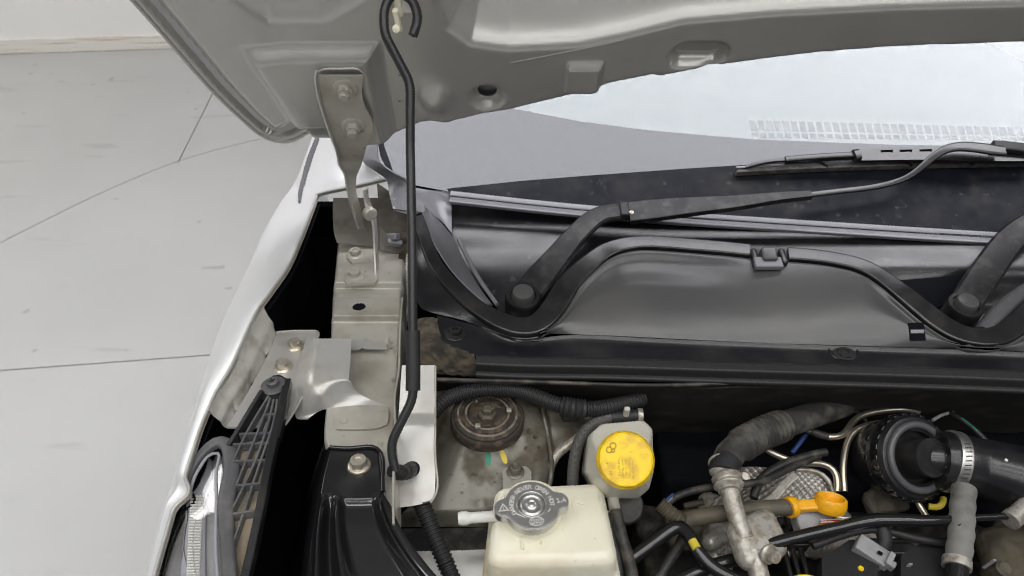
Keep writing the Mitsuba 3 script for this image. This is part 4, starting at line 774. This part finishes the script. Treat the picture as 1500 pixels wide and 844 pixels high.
for j in range(5):      # the worn, unreadable moulded lines
    yy = .001
    while yy > -.0165:
        l = r3.uniform(.0009, .0018); m_ = trimesh.creation.box(extents=[.0009, l * .7, .0004]); m_.apply_translation([-.0070 + j * .0034 + .0007 * r3.uniform(-1, 1), yy - l / 2 - .0006 * j, .0006]); yy -= l
        if r3.random() < .8: words.append(m_)
for x, y in ((-.016, -.012), (-.0155, -.0145), (-.019, -.004)): words.append(put(trimesh.creation.box(extents=[.002, .0012, .0006]), trimesh.transformations.translation_matrix([x, y, .0006])))
for (x, y, r_) in ((-.0125, .0135, .0030), (-.0165, .0095, .0028), (-.0128, .0088, .0018)):
    t_ = trimesh.creation.torus(r_, .0006, 20, 6); t_.apply_translation([x, y, .0006]); words.append(t_)
add('brake_fluid_reservoir__cap__moulded_marks', put(cat(*words), bf), 'm_yellowdark', False)
add('brake_fluid_reservoir__lower_disc', lathe([(0, 0), (.022, 0), (.022, .012), (.020, .014), (0, .014)], P(912, 742, .86), nrm((.1, -.5, .8)), 36), 'm_hose', 30)
add('brake_fluid_reservoir__outlet', tube([P(897, 722, .90), P(899, 738, .888), P(902, 750, .875)], .0065, 14), 'm_milk', 60)
add('brake_fluid_reservoir__bolt_boss', cat(lathe([(0, 0), (.006, 0), (.006, .012), (0, .012)], P(886, 756, .875), nrm((1, -.2, .2)), 14), lathe([(0, 0), (.007, 0), (.007, .010), (0, .010)], P(889, 770, .868), nrm((1, -.2, .2)), 14)), 'm_milk', 40)
# ------------------------------------------------------------------ hoses along the strut tower
thing('corrugated_conduit', 'long black corrugated conduit arching behind the strut tower', 'conduit')
add('corrugated_conduit__tube', ribbed([P(632, 606, .95), P(650, 588, .957), P(680, 575, .962), (P(715, 570, .964)), P(755, 572, .964), P(790, 583, .960), P(820, 594, .956), P(848, 599, .952), P(880, 598, .950), P(912, 592, .95), P(940, 584, .945)], .0098, .0042, .0013, 16), 'm_rubber', 30)
add('corrugated_conduit__collar', tube([P(822, 595, .9565), P(838, 598, .955), P(856, 600, .953)], lambda t: .0118 + .001 * np.sin(t * 40), 16, .0015), 'm_rubber', 40)
add('corrugated_conduit__clip', cat(rbox((.022, .014, .012), .004, P(836, 609, .94), (0, -.4, .9)), rbox((.010, .010, .02), .003, P(842, 606, .945), (0, -.4, .9))), 'm_rubber', 30)
thing('lower_conduit', 'black corrugated conduit running down beside the coolant tank', 'conduit')
add('lower_conduit__tube', ribbed([P(612, 728, .90), P(622, 748, .895), P(636, 785, .88), P(650, 818, .868), P(668, 862, .85)], .0098, .0046, .0016, 16), 'm_rubber', 30)
thing('braided_hose', 'grey braided hose bending up beside the yellow capped reservoir', 'hose')
mat('m_braid', lambda p, n, uv: mix((0.10, 0.095, 0.09), (0.045, 0.043, 0.04), smoothstep(-.2, .2, dr.sin((p.x + p.z) * 2400) * dr.sin((p.x - p.z + p.y) * 2400))), .65)
add('braided_hose__tube', tube([P(839, 725, .88), P(839, 700, .895), P(842, 670, .91), P(850, 643, .922), P(864, 624, .932), P(880, 615, .938), P(898, 611, .940)], .0068, 16), 'm_braid', 60)
add('braided_hose__connector', tube([P(896, 612, .941), P(915, 610, .942), P(938, 608, .943)], .0072, 16), 'm_rubber', 60)
add('braided_hose__clamp', tube([P(934, 608, .943), P(941, 608, .943)], .0080, 16), 'm_alu', 40)
add('braided_hose__white_clip', rbox((.007, .006, .028), .002, P(917, 607, .948), (0, -.3, 1)), 'm_milk', 30)
thing('tank_hose', 'dark hose passing down the right side of the coolant tank', 'hose')
add('tank_hose__tube', tube([P(902, 748, .888), P(908, 775, .880), P(918, 810, .868), P(930, 860, .85)], .0068, 14), 'm_hose', 60)
add('tank_hose__loom', tube([P(893, 752, .885), P(897, 780, .87), P(903, 815, .86), P(907, 860, .84)], .0080, 12), 'm_rubber', 60)

# ------------------------------------------------------------------ the engine: castings and dark blocks deep in the bay
thing('engine', 'dark grimy engine block with cast housings below the pipes', 'engine')
def lump(pts, r, seed=0, amp=.003, f=60, n=2):
    t = tm(m3.Manifold.batch_hull([m3.Manifold.sphere(r, 14).translate(tuple(q)) for q in pts]).refine_to_length(.005)); v = t.vertices
    return trimesh.Trimesh(v + t.vertex_normals * ((meshkit.fbm(v * f, 3, seed) - .5) * 2 * amp)[:, None], t.faces, process=False)
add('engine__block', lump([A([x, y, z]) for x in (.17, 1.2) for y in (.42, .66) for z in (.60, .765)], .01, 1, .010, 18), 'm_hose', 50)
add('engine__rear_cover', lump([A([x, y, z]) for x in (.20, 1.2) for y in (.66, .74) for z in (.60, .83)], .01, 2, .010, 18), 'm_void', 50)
def dimples(S, Tt, g): return .0017 * np.clip(np.sin(S * 95 + Tt * 9) * np.sin(Tt * 62 - S * 6), -.15, 1) * (.4 + 1.1 * meshkit.noise(g * 40)) + .010 * (meshkit.fbm(g * 16, 3) - .5)
add('engine__heat_shield', patch([[P(1052, 690, .858), P(1110, 684, .868), P(1170, 690, .868), P(1206, 698, .862)], [P(1060, 718, .850), P(1110, 712, .856), P(1170, 712, .858), P(1218, 716, .852)], [P(1040, 745, .842), P(1100, 742, .848), P(1170, 745, .848), P(1222, 752, .842)], [P(1046, 780, .834), P(1100, 776, .840), P(1160, 780, .836), P(1210, 790, .826)], [P(1050, 812, .82), P(1110, 814, .82), P(1190, 816, .82), P(1230, 822, .81)]], 150, 100, .002, dimples), 'm_shield', 60)
add('engine__heat_shield__rim', tube([P(1165, 688, .869), P(1192, 690, .868), P(1208, 698, .864), P(1220, 718, .854), P(1224, 752, .842)], .003, 8), 'm_alu', 60)
for i, (pts, r) in enumerate(([[P(985, 760, .81), P(1035, 752, .82), P(1040, 800, .81), P(990, 790, .80)], .009], [[P(1040, 740, .825), P(1062, 760, .83), P(1052, 830, .80)], .016], [[P(1100, 790, .815), P(1190, 800, .81), P(1240, 790, .80)], .014], [[P(1200, 800, .795), P(1290, 768, .80), P(1300, 800, .79)], .012])): add('engine__casting', lump(pts, r, i + 3, .005, 50), 'm_brown' if i == 0 else 'm_alu', 50)
add('engine__casting', lump([P(1275, 728, .825), P(1300, 715, .83), P(1320, 740, .82), P(1280, 748, .82)], .010, 9, .006, 60), 'm_brown', 50)
add('engine__casting', lump([P(1380, 700, .79), P(1480, 700, .79), P(1440, 760, .78)], .012, 12, .006, 60), 'm_void', 50)
add('engine__casting', lump([P(1462, 800, .825), P(1510, 790, .83), P(1500, 850, .83), P(1470, 850, .82)], .022, 14, .003, 40), 'm_brown', 50)
add('engine__bracket', cat(*[rbox((.006, .05, .03), .002, P(x, 826, .82 + .002 * i), (0, -.3, 1)) for i, x in enumerate((1148, 1160, 1172))], rbox((.03, .012, .03), .003, P(1162, 800, .835), (0, -.3, 1))), 'm_satin', 30)
add('engine__bracket', cat(rbox((.035, .02, .04), .004, P(1166, 774, .835), (0, -.3, 1)), rbox((.045, .012, .012), .003, P(1165, 764, .845), (0, -.3, 1), (1, .1, 0))), 'm_satin', 30)
add('engine__rail_bar', rbox((.16, .016, .014), .003, P(1240, 806, .80), (0, -.3, 1)), 'm_satin', 30)
add('engine__rail_bar', rbox((.22, .016, .014), .003, P(1340, 800, .80), (0, -.3, 1)), 'm_satin', 30)

# ------------------------------------------------------------------ air-conditioning pipe
thing('refrigerant_pipe', 'black hose crimped to a corroded aluminium pipe and union block', 'pipe')
add('refrigerant_pipe__hose', tube([P(1235, 592, .90), P(1195, 606, .908), P(1150, 622, .915), P(1112, 637, .920), P(1086, 652, .924), P(1070, 666, .924), P(1063, 682, .922), P(1061, 692, .92)], lambda t: .0162 + .0022 * np.sin(t * 200) * sstep(.45, .5, t) * (1 - sstep(.8, .82, t)) + .002 * sstep(.45, .47, t) - .0015 * sstep(.80, .82, t), 20, .0015), 'm_dustyhose', 50)
add('refrigerant_pipe__hose_tip', tube([P(1066, 676, .923), P(1062, 684, .922), P(1060, 694, .92)], .0170, 20), 'm_rubber', 50)
add('refrigerant_pipe__ferrule', tube([P(1059, 676, .9215), P(1061, 690, .92), P(1066, 706, .917), P(1069, 720, .914)], lambda t: .0150 + .0020 * np.sin(t * 25) - .002 * sstep(.9, 1, t), 24, .0012), 'm_alu', 40)
add('refrigerant_pipe__pipe', tube([P(1066, 708, .916), P(1073, 735, .908), P(1081, 762, .900), P(1092, 790, .892)], .0100, 18), 'm_alu', 60)
blk = lump([P(1082, 778, .890), P(1120, 764, .888), P(1134, 800, .882), P(1096, 818, .880), P(1088, 800, .87), P(1128, 790, .868)], .0135, 4, .0012, 90)
add('refrigerant_pipe__block', blk, 'm_alu', 50)
add('refrigerant_pipe__outlet', tube([P(1100, 806, .886), P(1108, 828, .878), P(1116, 862, .866)], .0105, 18), 'm_alu', 60)
hexbolt('refrigerant_pipe__bolt', P(1127, 812, .893), nrm((.35, -.75, .5)), .013, .021, .009, 'm_alu', .8)

# ------------------------------------------------------------------ dipstick
thing('oil_dipstick', 'orange ring handled oil dipstick in a grimy brown tube', 'dipstick')
add('oil_dipstick__tube', tube([P(985, 772, .86), P(1006, 762, .868), P(1040, 755, .876), P(1090, 748, .884), P(1160, 743, .892)], .0092, 16), 'm_brown', 60)
add('oil_dipstick__collar', tube([P(1154, 744, .892), P(1158, 743, .892), P(1163, 742.5, .8925), P(1168, 742, .893)], lambda t: .0118 - .002 * sstep(.6, 1, t), 18, .0012), 'm_orange', 40)
add('oil_dipstick__shank', sweep([P(1164, 742, .893), P(1180, 741, .895), P(1200, 740, .896)], rrect(1, 1, .25, 3), .013, .010, up=(0, -.3, 1)), 'm_orange', 40)
rn = nrm((.10, .36, .93)); ro = P(1216, 738, .897)
tor = lathe([(.0105, 0), (.0115, -.007), (.0135, -.0085), (.0155, -.007), (.0165, 0), (.0155, .007), (.0135, .0085), (.0115, .007), (.0105, .0001)], (0, 0, 0), (0, 0, 1), 40); tor.apply_scale([1.12, 1, 1])
add('oil_dipstick__ring', put(tor, frame(ro, rn)), 'm_orange', 60)

# ------------------------------------------------------------------ metal pipes
for key, lab, pts, r in (('fuel_pipe', 'thin bent steel pipe nearest the black hose', [(1108, 648, .89), (1125, 660, .888), (1148, 671, .885), (1175, 678, .882), (1205, 680, .878), (1220, 688, .874), (1226, 702, .868), (1226, 720, .86)], .0040),
                         ('fuel_pipe_001', 'long thin steel pipe dipping then rising towards the scuttle', [(1150, 636, .885), (1172, 625, .890), (1190, 633, .89), (1212, 640, .89), (1232, 638, .89), (1246, 622, .892), (1262, 609, .895), (1290, 602, .898), (1326, 600, .90), (1345, 604, .895)], .0042),
                         ('fuel_pipe_002', 'steel pipe bent downwards beside the round black air housing', [(1237, 720, .855), (1235, 690, .868), (1238, 660, .880), (1245, 640, .887), (1256, 629, .891), (1285, 621, .894), (1322, 615, .896)], .0042)):
    thing(key, lab, 'pipe'); add(key + '__pipe', tube(Ps(pts), r, 12), 'm_pipe', 60)
add('fuel_pipe_001__sleeve', tube(Ps([(1188, 632, .8915), (1200, 636, .8915), (1214, 640, .8915)]), .0048, 12), 'm_hose', 60)
add('fuel_pipe_002__clip', rbox((.014, .004, .012), .001, P(1312, 611, .899), (.3, -.5, .7)), 'm_pipe', 20)
thing('wiring_loom', 'grey wrapped wires crossing in front of the dimpled heat shield', 'cable')
def wire(key, pts, r, m): return add(key, tube(Ps(pts), r, 8), m, 60)
wire('wiring_loom__wire', [(972, 742, .88), (990, 728, .884), (1020, 718, .888), (1056, 712, .89), (1110, 706, .89), (1150, 690, .888), (1200, 668, .885)], .0045, 'm_hose')
wire('wiring_loom__wire', [(1104, 730, .87), (1112, 706, .878), (1136, 686, .885), (1170, 672, .887), (1210, 662, .888)], .0052, 'm_hose')
wire('wiring_loom__wire', [(985, 727, .886), (978, 734, .885), (968, 742, .882)], .0022, 'm_greypl')
mat('m_blue', (.02, .05, .16), .5)
wire('wiring_loom__blue_wire', [(1160, 664, .875), (1172, 648, .880), (1184, 632, .882)], .003, 'm_blue')
wire('wiring_loom__blue_wire', [(986, 724, .888), (979, 730, .888), (970, 740, .885)], .0018, 'm_blue')
wire('wiring_loom__wire', [(1010, 760, .87), (1000, 790, .86), (975, 830, .85), (960, 860, .84)], .006, 'm_hose')
add('wiring_loom__shielded_end', tube([P(966, 738, .885), P(980, 750, .880), P(1000, 765, .872)], lambda t: .008 + .0012 * np.sin(t * 60), 14, .001), 'm_brown', 60)
thing('black_tube', 'glossy black rigid tube running across below the dipstick', 'tube')
add('black_tube__tube', tube(Ps([(1125, 798, .89), (1180, 784, .893), (1240, 770, .896), (1275, 763, .898), (1320, 762, .898), (1370, 763, .897), (1412, 760, .896), (1480, 756, .895), (1540, 752, .894)]), [.0068, .0068, .0068, .0074, .0072, .006, .004, .0034, .0034], 14), 'm_gloss', 60)
thing('black_tube_001', 'glossy black tube bending like an elbow left of the aluminium pipe', 'tube')
add('black_tube_001__tube', tube(Ps([(920, 822, .86), (950, 800, .868), (980, 778, .876), (996, 772, .88), (1006, 780, .88), (1020, 803, .878), (1038, 826, .872), (1062, 842, .868), (1100, 858, .862)]), .0075, 14), 'm_gloss', 60)
add('black_tube_001__yellow_tape', tube(Ps([(1014, 792, .8835), (1021, 804, .8825)]), .0050, 10, straight=True), 'm_yellowpaint', 60)
thing('black_tube_002', 'thin black tube rising to the right under the union block', 'tube')
add('black_tube_002__tube', tube(Ps([(985, 856, .85), (1020, 838, .856), (1060, 824, .86), (1110, 812, .862)]), .0072, 14), 'm_gloss', 60)
wire('wiring_loom__wire', [(1190, 800, .875), (1240, 782, .88), (1290, 776, .882), (1330, 786, .878), (1380, 796, .872)], .0045, 'm_rubber')
wire('wiring_loom__wire', [(1290, 772, .884), (1296, 790, .876), (1290, 806, .866)], .0085, 'm_rubber')

# ------------------------------------------------------------------ air intake
thing('air_intake', 'big round black air housing clamped to a wide rubber duct', 'air intake')
io, ax = P(1342, 670, .905), nrm((.22, -.68, .68)); K = .86
add('air_intake__housing', lathe([(a * K, b * K) for a, b in [(0, -.075), (.046, -.075), (.052, -.055), (.056, -.030), (.053, -.026), (.053, -.020), (.058, -.018), (.058, -.004), (.054, .002), (.045, .004), (.036, .002), (.034, -.006), (.030, -.008), (.026, .006), (.0255, .030), (0, .030)]], io, ax, 64), 'm_satin', 30)
add('air_intake__ring', put(trimesh.creation.torus(.044 * K, .0050 * K, 64, 12), frame(io + ax * .004, ax)), 'm_fin', 60)
for i in range(26):
    a = i / 26 * 2 * np.pi; f_ = frame(io - ax * .008, ax)
    add('air_intake__tooth', put(rbox((.0036, .0068, .010), .001, (.0585 * K * math.cos(a), .0585 * K * math.sin(a), 0), (0, 0, 1), (math.cos(a), math.sin(a), 0), 6), f_), 'm_gloss', 30)
    if i % 2: add('air_intake__tooth', put(rbox((.0028, .0068, .005), .001, (.056 * K * math.cos(a), .056 * K * math.sin(a), -.018), (0, 0, 1), (math.cos(a), math.sin(a), 0), 6), f_), 'm_gloss', 30)
na = nrm((.98, -.12, -.06)); nb = io - ax * .012
add('air_intake__neck', tube([nb, nb + ax * .012 + na * .004, nb + ax * .018 + na * .022, P(1392, 676, .905)], .0225, 32, .003), 'm_satin', 60)
add('air_intake__neck_window', rbox((.022, .018, .004), .002, io + na * .026 + nrm((.1, -.75, .65)) * .0245, nrm((.1, -.75, .65)), na), 'm_gloss', 30)
n0 = P(1386, 675, .905)
dp = [n0, P(1395, 676, .905), P(1430, 683, .90), P(1465, 692, .90), P(1505, 706, .898), P(1560, 735, .89)]
add('air_intake__duct', tube(dp, [.0315, .0320, .0330, .0350, .0390, .043], 36, .003), 'm_black', 60)
add('air_intake__duct_cuff', tube([n0 - na * .012, n0, P(1396, 676, .905) + A([.006, 0, 0])], .0342, 36, .003), 'm_black', 50)
cl = P(1393, 676, .905); ca_ = nrm(P(1402, 678, .904) - P(1384, 674, .906))
add('air_intake__clamp', lathe([(.033, -.0065), (.0357, -.0065), (.0362, -.005), (.0362, .005), (.0357, .0065), (.033, .0065)], cl, ca_, 56), 'm_cap', 30)
cv = nrm(EYE - cl); cv = nrm(cv - ca_ * (cv @ ca_)); ce = np.cross(ca_, cv)
for i in range(11):
    a = math.radians(-40 + i * 8.0); d_ = cv * math.cos(a) + ce * math.sin(a); add('air_intake__clamp__thread', rbox((.0075, .0012, .0012), .0004, cl + d_ * .0364, d_, nrm(ca_ + .25 * np.cross(d_, ca_)), 6), 'm_rust', False)
sc = cl + (cv * math.cos(math.radians(48)) + ce * math.sin(math.radians(48)) * (-1 if (ce @ A([0, 0, 1])) > 0 else 1)) * .040
add('air_intake__clamp__screw', cat(lathe([(0, 0), (.0085, 0), (.0085, .003), (.0055, .004), (.0055, .008), (.0045, .009), (0, .0085)], sc, nrm((-.1, -.8, .6)), 20)), 'm_bolt', 30)
add('air_intake__dot', lathe([(0, 0), (.0018, 0), (.0012, .0008), (0, .0008)], *hit(tube(dp, [.0315, .0320, .0330, .0350, .0390, .043], 36, .003), 1474, 674), 12), 'm_whitepl', 30)
add('air_intake__spigot', tube([P(1393, 694, .885), P(1398, 704, .882), P(1404, 718, .878)], .006, 12), 'm_fin', 60)
thing('breather_pipe', 'grey fabric sleeved pipe standing upright in front of the air duct', 'pipe')
add('breather_pipe__sleeve', tube(Ps([(1412, 716, .905), (1410, 740, .900), (1408, 780, .893), (1404, 815, .886), (1402, 828, .883)]), lambda t: .0128 + .0005 * np.sin(t * 33) - .0014 * np.exp(-((t - .9) / .05) ** 2) * 0, 24, .002), mat('m_sleeve', dirt((.20, .195, .185), (.12, .115, .105), 45, .4, .8), .65), 60)
add('breather_pipe__collar', tube(Ps([(1402, 820, .885), (1401, 832, .882)]), .0142, 24), 'm_alu', 50)
add('breather_pipe__inner', tube(Ps([(1402, 826, .884), (1400, 860, .876)]), .0112, 20), 'm_gloss', 60)
thing('metal_spout', 'short steel spout at the right edge below the rubber duct', 'spout')
add('metal_spout__pipe', tube(Ps([(1520, 728, .902), (1500, 744, .898), (1482, 760, .894)]), .0095, 18), 'm_alu', 60)
add('metal_spout__lip', tube(Ps([(1486, 757, .8945), (1479, 763, .893)]), .0108, 18), 'm_alu', 50)

# ------------------------------------------------------------------ ignition coils, plugs, oil cap
def coil(key, label, x, y, z, yel):
    thing(key, label, 'ignition coil')
    pg = [P(*q, z)[:2] for q in ((x - 52, y - 8), (x - 12, y - 34), (x + 2, y - 34), (x + 34, y - 4), (x + 26, y + 34), (x - 52, y + 40))]
    add(key + '__body', sheet(pg, frame((0, 0, z), (0, 0, 1)), None, .03), 'm_rubber', 20)
    if yel:
        co_ = P(x + 19, y - 16, z + .002); xx = nrm((.75, -.62, 0))
        add(key + '__plug', cat(rbox((.034, .020, .016), .002, co_, (.05, -.3, 1), xx), rbox((.030, .008, .012), .002, co_ + A([.008, -.008, -.001]), (0, -.3, 1), xx)), 'm_greypl', 30)
        for s in (-.008, .008): add(key + '__plug__slot', rbox((.005, .004, .001), .0003, co_ + xx * s + A([-.001, -.0025, .0084]), (.05, -.3, 1), xx, 6), 'm_void', False)
        add(key + '__plug__latch', rbox((.006, .016, .018), .001, co_ + xx * .018, (.05, -.3, 1), xx), 'm_greypl', 30)
        add(key + '__paint_dot', lathe([(0, 0), (.0032, 0), (.0026, .0014), (0, .0014)], P(x + 5, y + 8, z), (0, 0, 1), 20), 'm_yellow', 30)
    else: add(key + '__plug', rbox((.016, .02, .014), .002, P(x + 30, y - 10, z), (.05, -.3, 1), nrm((.75, -.62, 0))), 'm_greypl', 30)
coil('ignition_coil', 'black ignition coil with a grey plug and a yellow paint dot', 1256, 825, .868, True)
coil('ignition_coil_001', 'black ignition coil left of the upright grey pipe', 1372, 822, .866, False)
thing('grey_connector', 'grey wire connector with red and white wires under the dipstick handle', 'connector')
add('grey_connector__body', rbox((.040, .030, .022), .003, P(1190, 768, .872), (0, -.4, .9), (1, .1, 0)), 'm_greypl', 30)
mat('m_red', (.35, .02, .02), .5)
for i, m in enumerate(('m_whitepl', 'm_red', 'm_whitepl', 'm_red', 'm_orange')): add('grey_connector__wire', tube(Ps([(1202, 763 + i * 1.6, .885), (1220, 762 + i * 1.6, .885), (1246, 760 + i * 2.5, .880)]), .0013, 6), m, 60)
add('grey_connector__foil', lump([P(1226, 758, .872), P(1244, 762, .87), P(1236, 748, .872)], .004, 3, .002, 150), 'm_cap', 30)
add('grey_connector__lever', sweep(Ps([(1098, 745, .865), (1120, 738, .87), (1140, 722, .876), (1158, 702, .882), (1166, 696, .884)]), SQ, .010, .004), 'm_alu', 30)
thing('oil_filler_cap', 'yellow oil filler cap just showing at the bottom edge', 'cap')
oc = P(1190, 884, .872)
add('oil_filler_cap__lid', lathe([(0, -.02), (.031, -.02), (.031, -.003), (.029, 0), (0, .0008)], oc, nrm((0, -.25, 1)), 48), 'm_yellow', 30)
thing('oil_filter_ring', 'yellow tab under the round black air housing', 'tab')
add('oil_filter_ring__tab', tube(Ps([(1360, 742, .855), (1372, 743, .856), (1380, 738, .857), (1382, 730, .858)]), .0038, 10), 'm_yellowpaint', 60)
thing('support_stay', 'thin pale metal stay below the round black air housing', 'stay')
add('support_stay__rod', tube(Ps([(1340, 727, .862), (1348, 742, .858), (1358, 757, .853)]), .0036, 10), 'm_pipe', 60)

# ------------------------------------------------------------------ small things between the pipes
wire('wiring_loom__wire', [(1388, 604, .90), (1404, 612, .905), (1424, 626, .902), (1444, 646, .895)], .0036, 'm_rubber')
wire('wiring_loom__green_wire', [(1408, 612, .908), (1420, 621, .906), (1432, 632, .902)], .0010, 'm_green')
wire('wiring_loom__wire', [(1366, 616, .90), (1380, 608, .902), (1396, 604, .902)], .0022, 'm_greypl')
wire('wiring_loom__wire', [(1210, 606, .90), (1240, 602, .898), (1262, 608, .89), (1270, 622, .88)], .0032, 'm_hose')
add('wiring_loom__tie', tube([P(1408, 762, .900), P(1404, 771, .903), P(1398, 772, .900)], .0016, 8), 'm_rubber', 60)
add('engine__pipe_bracket', cat(rbox((.016, .003, .010), .001, P(1190, 624, .893), (.2, -.6, .7)), rbox((.004, .008, .014), .001, P(1196, 617, .892), (.2, -.6, .7))), 'm_shade', 20)
for x, y in ((1327, 832), (1449, 826)): add('engine__spade_terminal', rbox((.004, .002, .020), .0006, P(x, y, .862), (.2, -.2, 1)), 'm_greypl', 20)
add('engine__boss', lathe([(0, 0), (.009, 0), (.009, .010), (.006, .013), (0, .013)], P(1463, 838, .848), (.1, -.3, 1), 18), 'm_brown', 30)
add('engine__casting', lump([P(1058, 742, .838), P(1075, 772, .838), P(1040, 792, .83)], .011, 21, .005, 70), 'm_alu', 50)
add('engine__casting', lump([P(1140, 796, .83), P(1180, 790, .83), P(1160, 812, .825)], .010, 22, .004, 70), 'm_alu', 50)
add('engine__stud', tube([P(1002, 742, .86), P(1030, 735, .862)], .004, 10), 'm_brown', 60)
for x, y, z in ((1090, 700, .866), (1196, 745, .850)): hexbolt('engine__heat_shield__bolt', P(x, y, z), nrm((0, -.4, .9)), .009, .016, .005, 'm_bolt')
